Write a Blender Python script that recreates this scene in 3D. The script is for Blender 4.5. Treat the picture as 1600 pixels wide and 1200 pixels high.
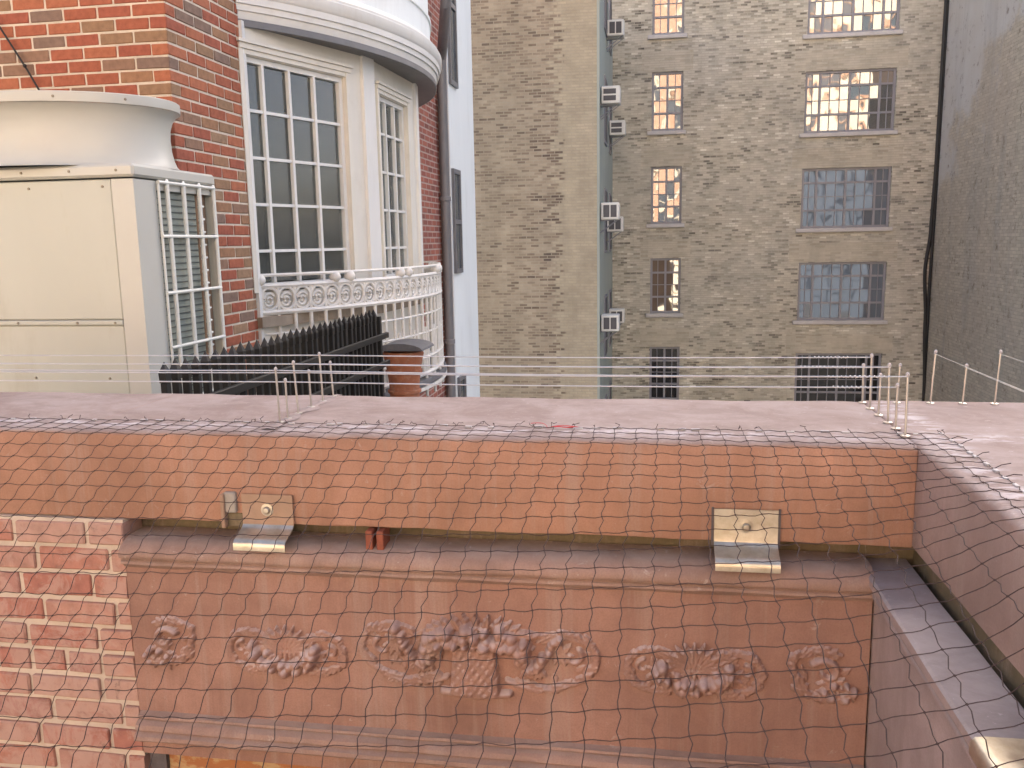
import bpy, bmesh, math, random
from mathutils import Vector, Matrix
from math import radians as ra, sin, cos, pi

random.seed(7)
S = bpy.context.scene
for o in list(bpy.data.objects):
    bpy.data.objects.remove(o)
COL = S.collection

# ------------------------------------------------------------------ camera
# world: X along the parapet, Y away from the viewer, Z up; the origin is eye height at the viewer
cd = bpy.data.cameras.new('camera'); cam = bpy.data.objects.new('camera', cd); COL.objects.link(cam)
yaw, pit, rol = ra(9.37), ra(9.40), ra(-1.03)
fw = Vector((-sin(yaw)*cos(pit), cos(yaw)*cos(pit), -sin(pit)))
rt = Vector((cos(yaw), sin(yaw), 0)); up = rt.cross(fw)
r2 = rt*cos(rol) + up*sin(rol); u2 = up*cos(rol) - rt*sin(rol)
cam.matrix_world = Matrix(((r2.x, u2.x, -fw.x, 0), (r2.y, u2.y, -fw.y, 0), (r2.z, u2.z, -fw.z, 0), (0, 0, 0, 1)))
cd.sensor_fit = 'HORIZONTAL'; cd.sensor_width = 36; cd.lens = 36*1340/1600
cd.clip_start = 0.02; cd.clip_end = 1500
S.camera = cam

# ------------------------------------------------------------------ light: the yard lies in the shade of the tall block
SUN_EL, SUN_AZ = ra(38), ra(8)
w = bpy.data.worlds.new('World'); S.world = w; w.use_nodes = True
nt = w.node_tree; bg = nt.nodes['Background']
sky = nt.nodes.new('ShaderNodeTexSky'); sky.sky_type = 'NISHITA'; sky.sun_disc = False
sky.sun_elevation = SUN_EL; sky.sun_rotation = SUN_AZ
sky.air_density = 0.7; sky.dust_density = 5.0; sky.ozone_density = 0.3
nt.links.new(sky.outputs[0], bg.inputs[0]); bg.inputs[1].default_value = 0.10
ld = bpy.data.lights.new('sun', 'SUN'); ld.energy = 5.0; ld.angle = ra(0.5); ld.color = (1, .93, .82)
sun = bpy.data.objects.new('sun', ld); COL.objects.link(sun)
sd = Vector((sin(SUN_AZ)*cos(SUN_EL), cos(SUN_AZ)*cos(SUN_EL), sin(SUN_EL)))
sun.rotation_euler = (-sd).to_track_quat('-Z', 'Y').to_euler(); sun.location = (0, 60, 70)
S.view_settings.view_transform = 'Standard'; S.view_settings.look = 'None'
S.view_settings.gamma = 1; S.view_settings.use_curve_mapping = False
S.view_settings.exposure = 2.45
S.cycles.max_bounces = 8; S.cycles.diffuse_bounces = 5; S.cycles.glossy_bounces = 4; S.cycles.transparent_max_bounces = 12

# ------------------------------------------------------------------ mesh helpers
def wloc(o):
    v = Vector((0, 0, 0))
    while o: v += o.location; o = o.parent
    return v

class MB:
    """collects shapes in world coordinates, links them as one mesh"""
    def __init__(s): s.v = []; s.f = []
    def add(s, vs, fs):
        n = len(s.v); s.v += [tuple(p) for p in vs]; s.f += [tuple(i+n for i in f) for f in fs]; return s
    def box(s, x0, x1, y0, y1, z0, z1):
        return s.add([(x0,y0,z0),(x1,y0,z0),(x1,y1,z0),(x0,y1,z0),(x0,y0,z1),(x1,y0,z1),(x1,y1,z1),(x0,y1,z1)],
                     [(0,3,2,1),(4,5,6,7),(0,1,5,4),(1,2,6,5),(2,3,7,6),(3,0,4,7)])
    def cbox(s, x0, x1, y0, y1, z0, z1, b=.004):
        c = ((x0+x1)/2, (y0+y1)/2, (z0+z1)/2); h = (abs(x1-x0)/2, abs(y1-y0)/2, abs(z1-z0)/2)
        b = min(b, .45*min(h)); V = []; ix = {}
        for sx in (-1,1):
            for sy in (-1,1):
                for sz in (-1,1):
                    sg = (sx,sy,sz)
                    for a in range(3):
                        ix[(sg,a)] = len(V)
                        V.append(tuple(c[k]+sg[k]*(h[k]-(0 if k == a else b)) for k in range(3)))
        F = []
        for a in range(3):
            o = [k for k in range(3) if k != a]
            for sa in (-1,1):
                q = []
                for (p, r) in ((-1,-1),(1,-1),(1,1),(-1,1)):
                    sg = [0,0,0]; sg[a] = sa; sg[o[0]] = p; sg[o[1]] = r; q.append(ix[(tuple(sg),a)])
                F.append(q)
        for a in range(3):
            o = [k for k in range(3) if k != a]
            for p in (-1,1):
                for r in (-1,1):
                    s1 = [0,0,0]; s1[o[0]] = p; s1[o[1]] = r; s2 = list(s1); s1[a] = -1; s2[a] = 1; s1 = tuple(s1); s2 = tuple(s2)
                    F.append([ix[(s1,o[0])], ix[(s2,o[0])], ix[(s2,o[1])], ix[(s1,o[1])]])
        for sx in (-1,1):
            for sy in (-1,1):
                for sz in (-1,1): F.append([ix[((sx,sy,sz),a)] for a in range(3)])
        return s.add(V, F)
    def obox(s, P, d, u0, u1, w0, w1, z0, z1):
        """box along plan direction d from plan point P; w is outward (to the right of d)"""
        n = (d[1], -d[0])
        q = [(P[0]+d[0]*u+n[0]*w, P[1]+d[1]*u+n[1]*w) for u, w in ((u0,w0),(u1,w0),(u1,w1),(u0,w1))]
        return s.add([(x,y,z0) for x,y in q]+[(x,y,z1) for x,y in q],
                     [(0,3,2,1),(4,5,6,7),(0,1,5,4),(1,2,6,5),(2,3,7,6),(3,0,4,7)])
    def tube(s, pts, r, n=6, closed=False, cap=True):
        pts = [Vector(p) for p in pts]; m = len(pts); V = []; F = []
        rs = r if isinstance(r, (list, tuple)) else [r]*m
        ref = None
        for i, p in enumerate(pts):
            a = pts[(i-1) % m] if (closed or i > 0) else p
            b = pts[(i+1) % m] if (closed or i < m-1) else p
            t = (b-a); t = t.normalized() if t.length > 1e-9 else Vector((0,0,1))
            if ref is None:
                ref = Vector((0,0,1)) if abs(t.z) < .9 else Vector((1,0,0))
            e1 = t.cross(ref)
            if e1.length < 1e-6: e1 = t.cross(Vector((0,1,.1)))
            e1.normalize(); e2 = t.cross(e1)
            ref = -e2 if False else ref
            for k in range(n):
                g = 2*pi*k/n; V.append(p + e1*cos(g)*rs[i] + e2*sin(g)*rs[i])
        for i in range(m if closed else m-1):
            j = (i+1) % m
            for k in range(n):
                l = (k+1) % n; F.append((i*n+k, i*n+l, j*n+l, j*n+k))
        if cap and not closed:
            F.append(tuple(range(n-1,-1,-1))); F.append(tuple((m-1)*n+k for k in range(n)))
        return s.add(V, F)
    def lathe(s, c, prof, n=32, a0=0, a1=2*pi, sy=None):
        V = []; F = []; full = abs(a1-a0-2*pi) < 1e-6; m = n if full else n+1
        for i in range(m):
            g = a0+(a1-a0)*i/n
            for r, z in prof: V.append((c[0]+r*cos(g), c[1]+(r-sy if sy else r)*sin(g), c[2]+z))
        k = len(prof)
        for i in range(n):
            j = (i+1) % m
            for q in range(k-1): F.append((i*k+q, j*k+q, j*k+q+1, i*k+q+1))
        return s.add(V, F)
    def ball(s, c, r, n=10, m=7, R=None):
        r = r if isinstance(r, (tuple, list)) else (r,r,r); V = []; F = []
        for j in range(m+1):
            t = pi*j/m
            for i in range(n):
                g = 2*pi*i/n; p = Vector((sin(t)*cos(g)*r[0], sin(t)*sin(g)*r[1], cos(t)*r[2]))
                if R: p = R @ p
                V.append((c[0]+p.x, c[1]+p.y, c[2]+p.z))
        for j in range(m):
            for i in range(n):
                F.append((j*n+i, (j+1)*n+i, (j+1)*n+(i+1)%n, j*n+(i+1)%n))
        return s.add(V, F)
    def sweep(s, prof, path, close_ends=True):
        """prof: [(out, z)], path: [(x, y, nx, ny)] plan points with outward normals"""
        k = len(prof); V = [(x+nx*o, y+ny*o, z) for (x,y,nx,ny) in path for (o,z) in prof]
        F = [(i*k+q, (i+1)*k+q, (i+1)*k+q+1, i*k+q+1) for i in range(len(path)-1) for q in range(k-1)]
        if close_ends: F += [tuple(range(k)), tuple((len(path)-1)*k+q for q in range(k-1,-1,-1))]
        return s.add(V, F)
    def build(s, name, m, parent=None, smooth=False, kind=None, recalc=True):
        L = wloc(parent) if parent else Vector((0,0,0))
        me = bpy.data.meshes.new(name)
        me.from_pydata([(x-L.x, y-L.y, z-L.z) for x,y,z in s.v], [], s.f)
        if recalc:
            bm = bmesh.new(); bm.from_mesh(me); bmesh.ops.recalc_face_normals(bm, faces=bm.faces); bm.to_mesh(me); bm.free()
        if smooth: me.polygons.foreach_set('use_smooth', [True]*len(me.polygons))
        me.materials.append(m); o = bpy.data.objects.new(name, me); COL.objects.link(o); o.parent = parent
        if smooth and smooth != 'all':
            try: me.set_sharp_from_angle(angle=ra(40))
            except Exception: pass
        if kind: o['kind'] = kind
        return o

def thing(name, label, cat, loc=(0,0,0), group=None):
    o = bpy.data.objects.new(name, None); COL.objects.link(o); o.location = loc; o.empty_display_size = .1
    o['label'] = label; o['category'] = cat
    if group: o['group'] = group
    return o
def tag(o, label, cat, group=None):
    o['label'] = label; o['category'] = cat
    if group: o['group'] = group
    return o
def put(name, mesh, parent, loc, scale=(1,1,1), rot=(0,0,0), color=None):
    """a copy that shares mesh data; loc in world coordinates"""
    o = bpy.data.objects.new(name, mesh); COL.objects.link(o); o.parent = parent
    L = wloc(parent) if parent else Vector((0,0,0))
    o.location = Vector(loc)-L; o.scale = scale; o.rotation_euler = rot
    if color: o.color = (*color, 1)
    return o

# ------------------------------------------------------------------ materials
class N:
    def __init__(s, name):
        s.m = bpy.data.materials.new(name); s.m.use_nodes = True; s.t = s.m.node_tree
        s.b = s.t.nodes['Principled BSDF']; s.out = s.t.nodes['Material Output']
    def n(s, ty, **kw):
        x = s.t.nodes.new('ShaderNode'+ty)
        for k, v in kw.items():
            if k.startswith('i_'):
                k = k[2:]; x.inputs[int(k) if k.isdigit() else k.replace('_',' ')].default_value = v
            else: setattr(x, k, v)
        return x
    def l(s, a, b): s.t.links.new(a, b)
    def pos(s): return s.n('NewGeometry').outputs['Position']
    def map(s, v, sc=(1,1,1), loc=(0,0,0)):
        x = s.n('Mapping'); x.inputs['Scale'].default_value = sc; x.inputs['Location'].default_value = loc; s.l(v, x.inputs[0]); return x.outputs[0]
    def noise(s, v, scale, detail=4, rough=.6, dist=0):
        x = s.n('TexNoise'); x.inputs['Scale'].default_value = scale; x.inputs['Detail'].default_value = detail
        x.inputs['Roughness'].default_value = rough; x.inputs['Distortion'].default_value = dist; s.l(v, x.inputs['Vector']); return x.outputs['Fac']
    def ramp(s, f, stops, interp='LINEAR'):
        x = s.n('ValToRGB'); e = x.color_ramp.elements; x.color_ramp.interpolation = interp
        while len(e) < len(stops): e.new(.5)
        for k, (p, c) in zip(e, stops):
            k.position = p; k.color = (c,c,c,1) if isinstance(c, (int,float)) else (*c, 1)
        s.l(f, x.inputs[0]); return x.outputs[0]
    def mix(s, f, a, b, mode='MIX'):
        x = s.n('Mix', data_type='RGBA', blend_type=mode); x.clamp_result = False
        for v, i in ((f,0),(a,6),(b,7)):
            if isinstance(v, (int,float)): x.inputs[i].default_value = v if i == 0 else (v,v,v,1)
            elif isinstance(v, tuple): x.inputs[i].default_value = (*v, 1)
            else: s.l(v, x.inputs[i])
        return x.outputs[2]
    def math(s, op, a, b=None):
        x = s.n('Math', operation=op)
        for v, i in ((a,0),(b,1)):
            if v is None: continue
            if isinstance(v, (int,float)): x.inputs[i].default_value = v
            else: s.l(v, x.inputs[i])
        return x.outputs[0]
    def sep(s, v): x = s.n('SeparateXYZ'); s.l(v, x.inputs[0]); return x.outputs
    def comb(s, a, b, c=0):
        x = s.n('CombineXYZ')
        for v, i in ((a,0),(b,1),(c,2)):
            if isinstance(v, (int,float)): x.inputs[i].default_value = v
            else: s.l(v, x.inputs[i])
        return x.outputs[0]
    def bump(s, h, strength=.3, dist=.01, prev=None):
        x = s.n('Bump'); x.inputs['Strength'].default_value = strength; x.inputs['Distance'].default_value = dist
        s.l(h, x.inputs['Height'])
        if prev: s.l(prev, x.inputs['Normal'])
        return x.outputs[0]
    def fin(s, col, rough=.7, nrm=None, metal=0, spec=None):
        if isinstance(col, tuple): s.b.inputs['Base Color'].default_value = (*col, 1)
        else: s.l(col, s.b.inputs['Base Color'])
        if isinstance(rough, (int,float)): s.b.inputs['Roughness'].default_value = rough
        else: s.l(rough, s.b.inputs['Roughness'])
        if nrm is not None: s.l(nrm, s.b.inputs['Normal'])
        s.b.inputs['Metallic'].default_value = metal
        if spec is not None: s.b.inputs['Specular IOR Level'].default_value = spec
        return s.m

def paint(name, col, rough=.5, var=.12, scale=3, dirt=None, dirt_amt=.35, bump=.1, bscale=60, metal=0, streak=False):
    g = N(name); p = g.pos()
    a = g.noise(g.map(p, (1,1,.25)) if streak else p, scale, 5, .6)
    c = g.mix(g.ramp(a, [(.3, 1-var), (.7, 1+var*.4)]), (0,0,0), col, 'MIX') if False else g.mix(1.0, col, g.ramp(a, [(.3, 1-var), (.7, 1.0)]), 'MULTIPLY')
    if dirt:
        d = g.noise(g.map(p, (1,1,.3)) if streak else p, scale*2.3, 8, .7)
        c = g.mix(g.math('MULTIPLY', g.ramp(d, [(.52, 0), (.75, 1)]), dirt_amt), c, dirt)
    return g.fin(c, rough, g.bump(g.noise(p, bscale, 4), bump, .002), metal)

def brownstone(name, base, moss=0.0, top=False, topc=((.44,.325,.285),(.58,.46,.41)), glue=False, scuff=.5):
    g = N(name); p = g.pos()
    big = g.noise(p, 2.6, 6, .65, .5); mid = g.noise(p, 11, 7, .7); fine = g.noise(p, 240, 3, .6)
    dk = tuple(x*.74 for x in base); lt = tuple(min(1, x*1.16+.01) for x in base)
    c = g.mix(g.ramp(big, [(.34, 0), (.66, 1)]), dk, lt)
    c = g.mix(g.math('MULTIPLY', g.ramp(mid, [(.45, 0), (.68, 1)]), .42), c, tuple(x*.68 for x in base))
    st = g.noise(g.map(p, (12, 12, .55)), 1.5, 7, .7, .3)                      # pale run-off streaks
    c = g.mix(g.math('MULTIPLY', g.ramp(st, [(.50, 0), (.70, 1)]), .50), c, (0.392,0.296,0.248))
    st2 = g.noise(g.map(p, (7, 7, .4), (3,5,1)), 1.7, 7, .7, .3)               # darker wet streaks
    c = g.mix(g.math('MULTIPLY', g.ramp(st2, [(.54, 0), (.72, 1)]), .40), c, tuple(x*.55 for x in base))
    lim = g.noise(p, 15, 10, .78, .8)                                         # small pale scuffs
    c = g.mix(g.math('MULTIPLY', g.ramp(lim, [(.615, 0), (.665, 1)]), scuff), c, (0.474,0.385,0.34))
    c = g.mix(g.math('MULTIPLY', g.ramp(fine, [(.35, 1), (.6, 0)]), .22), c, tuple(x*.5 for x in base))
    if top:                                                                    # paler upward faces: weathering, plus painted top light on the carved relief
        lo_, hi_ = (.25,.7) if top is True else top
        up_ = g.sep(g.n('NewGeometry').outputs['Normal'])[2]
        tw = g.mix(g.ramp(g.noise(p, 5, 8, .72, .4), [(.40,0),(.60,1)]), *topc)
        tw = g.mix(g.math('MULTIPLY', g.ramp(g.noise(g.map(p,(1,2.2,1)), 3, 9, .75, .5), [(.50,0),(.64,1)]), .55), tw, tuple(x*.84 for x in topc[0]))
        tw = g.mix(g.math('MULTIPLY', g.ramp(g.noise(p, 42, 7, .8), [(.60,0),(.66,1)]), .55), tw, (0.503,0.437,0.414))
        if glue:                                                                # old adhesive left along the net's edge
            X, Y, Z = g.sep(p)
            dl = g.math('MINIMUM', g.math('ABSOLUTE', g.math('SUBTRACT', Y, 2.03)), g.math('ABSOLUTE', g.math('SUBTRACT', X, .640)))
            gm = g.math('MULTIPLY', g.ramp(g.math('MULTIPLY', dl, 8), [(.08,1),(.50,0)]), g.ramp(g.noise(g.map(p,(.7,1.6,1)), 13, 8, .75, .5), [(.47,0),(.58,1)]))
            tw = g.mix(g.math('MULTIPLY', gm, .8), tw, (0.548,0.488,0.485))
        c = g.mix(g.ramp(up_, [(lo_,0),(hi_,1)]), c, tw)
    if moss:
        c = g.mix(g.math('MULTIPLY', g.ramp(g.noise(p, 26, 6, .7), [(.4,0),(.62,1)]), moss), c, (.115,.095,.055))
    nb = g.bump(g.noise(p, 400, 3, .7), .3, .0015); nb = g.bump(mid, .3, .006, nb)
    return g.fin(c, .88, nb, 0, .25)

def brick_mat(name, lime=0.0):
    """colour comes from the brick's own object colour; relief and stains on top"""
    g = N(name); p = g.pos(); oc = g.n('ObjectInfo')
    c = oc.outputs['Color']; rnd = oc.outputs['Random']
    a = g.noise(p, 30, 6, .65)
    c = g.mix(1.0, c, g.ramp(a, [(.25,.68),(.75,1.18)]), 'MULTIPLY')
    c = g.mix(g.math('MULTIPLY', g.ramp(g.noise(p, 60, 5, .7), [(.55,0),(.7,1)]), .35), c, (.10,.055,.04))
    if lime:
        lm = g.noise(p, 9, 9, .72, .6)
        c = g.mix(g.math('MULTIPLY', g.ramp(lm, [(.46,0),(.56,1)]), lime), c, (.44,.285,.23))
        c = g.mix(g.math('MULTIPLY', g.ramp(g.noise(p, 23, 8, .75, .5), [(.60,0),(.66,1)]), .6), c, (.20,.13,.10))
    nb = g.bump(g.noise(p, 130, 5, .7), .45, .003)
    return g.fin(c, .85, nb, 0, .25)

def far_brick(name, axis, stops, mortar, bw=.21, bh=.071, quoin=None, patch=None, streaks=0, msz=.011, rot=0):
    """running bond on a far wall; axis 'x' for walls facing the viewer, 'y' for side walls"""
    g = N(name); p = g.pos(); X, Y, Z = g.sep(p)
    v = g.comb(X if axis == 'x' else Y, Z)
    b = g.n('TexBrick'); g.l(v, b.inputs['Vector'])
    for k, q in (('Color1',(0,0,0,1)),('Color2',(1,1,1,1)),('Mortar',(.5,.5,.5,1))): b.inputs[k].default_value = q
    b.inputs['Scale'].default_value = 1; b.inputs['Mortar Size'].default_value = msz; b.inputs['Mortar Smooth'].default_value = .3
    b.inputs['Brick Width'].default_value = bw; b.inputs['Row Height'].default_value = bh; b.inputs['Bias'].default_value = 0
    r = b.outputs['Color']; mo = b.outputs['Fac']
    # clusters: dark bricks come in drifts that follow the courses
    cl = g.noise(g.map(p, (1,1,3.2)), .8, 6, .72)
    rr = g.math('ADD', g.math('MULTIPLY', g.sep(r)[0], .62), g.math('MULTIPLY', g.math('SUBTRACT', cl, .22), 1.0))
    c = g.ramp(rr, stops, 'LINEAR')
    if quoin:
        qx, qs = quoin
        e = g.math('ADD', X if axis == 'x' else Y, g.math('MULTIPLY', g.math('SUBTRACT', g.sep(r)[0], .5), .42))
        c = g.mix(g.ramp(g.math('MULTIPLY', g.math('SUBTRACT', e, qx-.5), 1), [(.47,0),(.53,1)]), c, g.ramp(g.sep(r)[0], qs))
    c = g.mix(g.math('MULTIPLY', mo, .8), c, mortar)
    if patch:
        c = g.mix(g.math('MULTIPLY', g.ramp(g.noise(p, .35, 5, .6), [(.4,0),(.65,1)]), .5), c, patch)
    if streaks:
        c = g.mix(g.math('MULTIPLY', g.ramp(g.noise(g.map(p, (1.6,1.6,.12)), 1.3, 6, .65), [(.5,0),(.72,1)]), streaks), c, (.10,.09,.08))
    c = g.mix(1.0, c, g.ramp(g.noise(p, 1.7, 6, .65), [(.25,.76),(.75,1.08)]), 'MULTIPLY')
    c = g.mix(g.math('MULTIPLY', g.ramp(g.noise(g.map(p, (1,1,.16)), .9, 7, .7), [(.52,0),(.74,1)]), .28), c, tuple(x*.45 for x in mortar))
    h = g.math('SUBTRACT', g.math('MULTIPLY', g.sep(r)[0], .25), mo)
    return g.fin(c, .9, g.bump(h, .8, .012), 0, .2)

def pane_mat(name, refl, wav=.02, rough=.02):
    """window glass over whatever stands behind it (own colour), with wavy reflections"""
    g = N(name); p = g.pos(); oc = g.n('ObjectInfo')
    nb = g.bump(g.noise(g.map(p,(1,1,.8)), 1.7, 1, .4), .35, wav)
    d = g.n('BsdfDiffuse'); g.l(oc.outputs['Color'], d.inputs[0])
    gl = g.n('BsdfGlossy'); gl.inputs['Roughness'].default_value = rough; g.l(nb, gl.inputs['Normal'])
    mx = g.n('MixShader'); mx.inputs[0].default_value = refl
    g.l(d.outputs[0], mx.inputs[1]); g.l(gl.outputs[0], mx.inputs[2]); g.l(mx.outputs[0], g.out.inputs[0]); return g.m

def clear_glass(name, refl=.10):
    g = N(name); p = g.pos()
    nb = g.bump(g.noise(p, 2.0, 2, .5), .2, .004)
    fr = g.n('Fresnel'); fr.inputs['IOR'].default_value = 1.5
    t = g.n('BsdfTransparent'); t.inputs[0].default_value = (.84,.9,.88,1)
    du = g.n('BsdfDiffuse'); du.inputs[0].default_value = (.40,.43,.40,1)           # grey film mixed in to brighten dark panes: lightness put into colour
    m0 = g.n('MixShader'); g.l(g.math('MULTIPLY', g.ramp(g.noise(p, 3.5, 6, .65), [(.3,.6),(.75,1)]), .24), m0.inputs[0]); g.l(t.outputs[0], m0.inputs[1]); g.l(du.outputs[0], m0.inputs[2])
    gl = g.n('BsdfGlossy'); gl.inputs['Roughness'].default_value = .01; g.l(nb, gl.inputs['Normal'])
    mx = g.n('MixShader'); g.l(g.math('ADD', fr.outputs[0], refl), mx.inputs[0])
    g.l(m0.outputs[0], mx.inputs[1]); g.l(gl.outputs[0], mx.inputs[2]); g.l(mx.outputs[0], g.out.inputs[0]); return g.m

BS = (.325,.178,.132)
M = {}
M['stone'] = brownstone('brownstone', BS)
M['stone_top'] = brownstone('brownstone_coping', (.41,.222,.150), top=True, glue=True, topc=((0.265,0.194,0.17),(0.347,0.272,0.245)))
M['stone_ret'] = brownstone('brownstone_return', (.375,.262,.228), top=True, topc=((0.272,0.224,0.214),(0.354,0.299,0.286)))  # purple cast of the return's cooler light put into the base colour
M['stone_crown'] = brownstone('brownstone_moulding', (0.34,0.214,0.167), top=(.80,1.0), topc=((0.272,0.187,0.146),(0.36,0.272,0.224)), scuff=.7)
M['stone_side'] = brownstone('brownstone_side_coping', (.39,.262,.222), top=True, glue=True, topc=((0.265,0.194,0.17),(0.347,0.272,0.245)))  # coping stone tinted purple: its cooler side light is in the colour
M['recess'] = brownstone('mossy_recess', (0.184,0.136,0.0816), moss=.7)
M['carved'] = brownstone('brownstone_carved', (.335,.190,.145), top=(.30,.85), topc=((.38,.25,.21),(.54,.42,.38)), scuff=.45)  # whitish lime and light from above both painted onto upward faces
M['mortar'] = paint('mortar_cream', (.66,.57,.46), .95, .25, 12, (.35,.26,.19), .4, .6, 150)
M['mortar_near'] = paint('mortar_near', (.58,.475,.38), .95, .25, 12, (.40,.27,.19), .5, .7, 150)
M['brick'] = brick_mat('house_brick')
M['brick_near'] = brick_mat('old_brick', .66)
M['white'] = paint('white_trim', (.74,.73,.70), .45, .08, 2.5, (.52,.47,.40), .30, .08, 90, streak=True)
M['cream'] = paint('cream_trim', (.72,.68,.60), .5, .08, 2.5, (.52,.46,.37), .3, .08, 90)
M['whitewall'] = paint('white_wall', (.82,.85,.84), .7, .1, 1.2, (.5,.5,.47), .3, .25, 40, streak=True)
M['iron_white'] = paint('white_iron', (.74,.71,.66), .5, .12, 8, (.42,.33,.25), .4, .2, 120)
M['lead'] = paint('grey_gutter', (.19,.185,.19), .5, .2, 5, (.10,.10,.10), .5, .1, 80)
M['pipe'] = paint('grey_pipe', (.235,.225,.23), .5, .2, 3, (.13,.12,.12), .5, .1, 80, streak=True)
M['beige'] = paint('beige_metal', (.47,.47,.41), .42, .07, 2.0, (.33,.29,.21), .45, .06, 40, streak=True)
M['shroud'] = paint('shroud_grey', (.50,.49,.44), .4, .07, 2.0, (.48,.43,.35), .3, .05, 40)
M['seam'] = paint('dark_seam', (.06,.05,.04), .8)
M['screw'] = paint('screw', (.30,.25,.18), .4, .3, 40)
M['guard'] = paint('guard_white', (.70,.70,.65), .4, .1, 8, (.5,.48,.42), .3, .05, 90)
M['coil'] = paint('coil_fins', (.30,.33,.29), .5, .35, 6, (.15,.17,.15), .5, .1, 90)
M['coil_dark'] = paint('coil_dark', (.10,.11,.10), .7, .3, 10)
M['copper'] = paint('coil_plate', (.30,.19,.12), .6, .3, 8, (.15,.10,.07), .5, .1, 90)
M['black_iron'] = paint('black_iron', (.0035,.0035,.004), .55, .4, 20, (.010,.010,.011), .5, .15, 140)
M['terra'] = paint('terracotta', (.36,.13,.065), .8, .3, 9, (.40,.30,.22), .5, .3, 60)
M['slate'] = paint('slate_hood', (.115,.115,.125), .55, .25, 7, (.2,.2,.2), .4, .2, 60)
M['steel'] = paint('post_steel', (.50,.46,.42), .38, .2, 30, (.30,.24,.2), .5, .1, 90, metal=.75)
M['wire'] = paint('wire', (.68,.66,.63), .35, .1, 30, metal=.6)
M['net'] = paint('net_cord', (.048,.024,.020), .8, .3, 30)
M['clip'] = paint('clip_white', (.46,.42,.41), .6, .2, 60)
M['red'] = paint('red_thread', (.6,.06,.06), .7)
M['tarmac'] = paint('ground_asphalt', (.06,.06,.06), .9, .3, .5, (.1,.095,.09), .4, .3, 20)
M['roof'] = paint('flat_roof', (.13,.12,.11), .9, .3, 1.5, (.2,.19,.17), .4, .4, 30)
M['pavers'] = paint('pale_pavers', (.45,.42,.38), .9, .2, 2, (.3,.28,.25), .4, .3, 30)  # unseen floors, set pale to bounce light up onto the parapet
M['dark'] = paint('dark_room', (.10,.10,.095), .9, .2, 1)
M['curtain'] = paint('curtain', (.84,.83,.79), .9, .15, 4, bump=.3, bscale=60)
M['cable'] = paint('cable_black', (.018,.017,.016), .6)
M['glass'] = clear_glass('bay_glass', .03)
M['pane'] = pane_mat('far_pane', .25, .014)
M['pane_dull'] = pane_mat('far_pane_dull', .20, .014)
M['pane_dark'] = pane_mat('far_pane_dark', .06, .014)
M['winframe'] = paint('grey_steel_sash', (.25,.25,.28), .5, .12, 3, (.2,.19,.19), .3)
M['sill'] = paint('stone_sill', (.55,.53,.52), .8, .15, 3, (.35,.33,.3), .4, .2, 40)
M['brownsill'] = paint('stained_sill', (.36,.29,.22), .85, .3, 8, (.2,.15,.11), .6, .4, 60)
M['room'] = paint('room_grey', (.62,.62,.58), .9, .2, 1)
M['green'] = paint('pale_green_wall', (.37,.41,.37), .75, .12, 1.2, (.25,.27,.24), .4, .3, 30, streak=True)
M['acbody'] = paint('window_unit_white', (.70,.70,.67), .5, .1, 5, (.45,.43,.4), .4)
M['acgrille'] = paint('window_unit_grille', (.09,.09,.10), .6, .2, 8)
def steel_sheet():
    g = N('stainless_sheet'); p = g.pos()
    n1 = g.noise(g.map(p, (4,4,90)), 6, 4, .6)
    c = g.mix(g.ramp(g.noise(p, 16, 6, .7), [(.35,0),(.65,1)]), (.42,.36,.27), (.60,.55,.46))
    return g.fin(c, g.ramp(n1, [(.3,.28),(.7,.48)]), g.bump(n1, .06, .002), .9)
M['sheet'] = steel_sheet()
M['sheet_dirty'] = paint('mortar_smeared_plate', (.37,.235,.155), .75, .25, 18, (.30,.21,.13), .5, .4, 120)
def lintel_mat():
    g = N('lintel_paint'); p = g.pos()
    c = g.mix(g.ramp(g.noise(g.map(p,(1,1,2)), 11, 7, .7), [(.46,0),(.54,1)]), (.34,.125,.04), (.42,.27,.125))
    return g.fin(c, .75, g.bump(g.noise(p, 90, 5), .4, .003))
M['lintel'] = lintel_mat()
M['lintel_or'] = paint('lintel_orange', (0.4,0.136,0.04), .55, .25, 12, (0.28,0.16,0.08), .4)
M['greystone'] = paint('grey_stone_end', (.12,.10,.10), .9, .3, 20, (.2,.17,.15), .4, .5, 120)
M['main_brick'] = far_brick('block_brick', 'x', [(.22,(.15,.135,.11)),(.37,(.37,.34,.275)),(.58,(.565,.525,.43)),(.85,(.62,.575,.48)),(.95,(.80,.77,.67))], (.52,.485,.40), patch=(.48,.465,.41), msz=.008)
M['wing_brick'] = far_brick('wing_brick', 'x', [(.22,(.12,.09,.075)),(.38,(.24,.185,.14)),(.60,(.38,.31,.23)),(.95,(.48,.40,.30))], (.44,.39,.30), quoin=(-2.37, [(.0,(.46,.395,.29)),(1.0,(.53,.455,.335))]), patch=(.34,.29,.215))
M['side_stucco'] = M['green']
M['house_far'] = far_brick('house_brick_far', 'y', [(.1,(.16,.075,.06)),(.5,(.30,.10,.075)),(.9,(.38,.13,.09))], (.50,.38,.32), bh=.070)
M['house_low'] = far_brick('house_brick_low', 'x', [(.1,(.2,.1,.07)),(.5,(.36,.13,.07)),(.9,(.42,.16,.09))], (.55,.45,.35), bh=.070)
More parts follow.
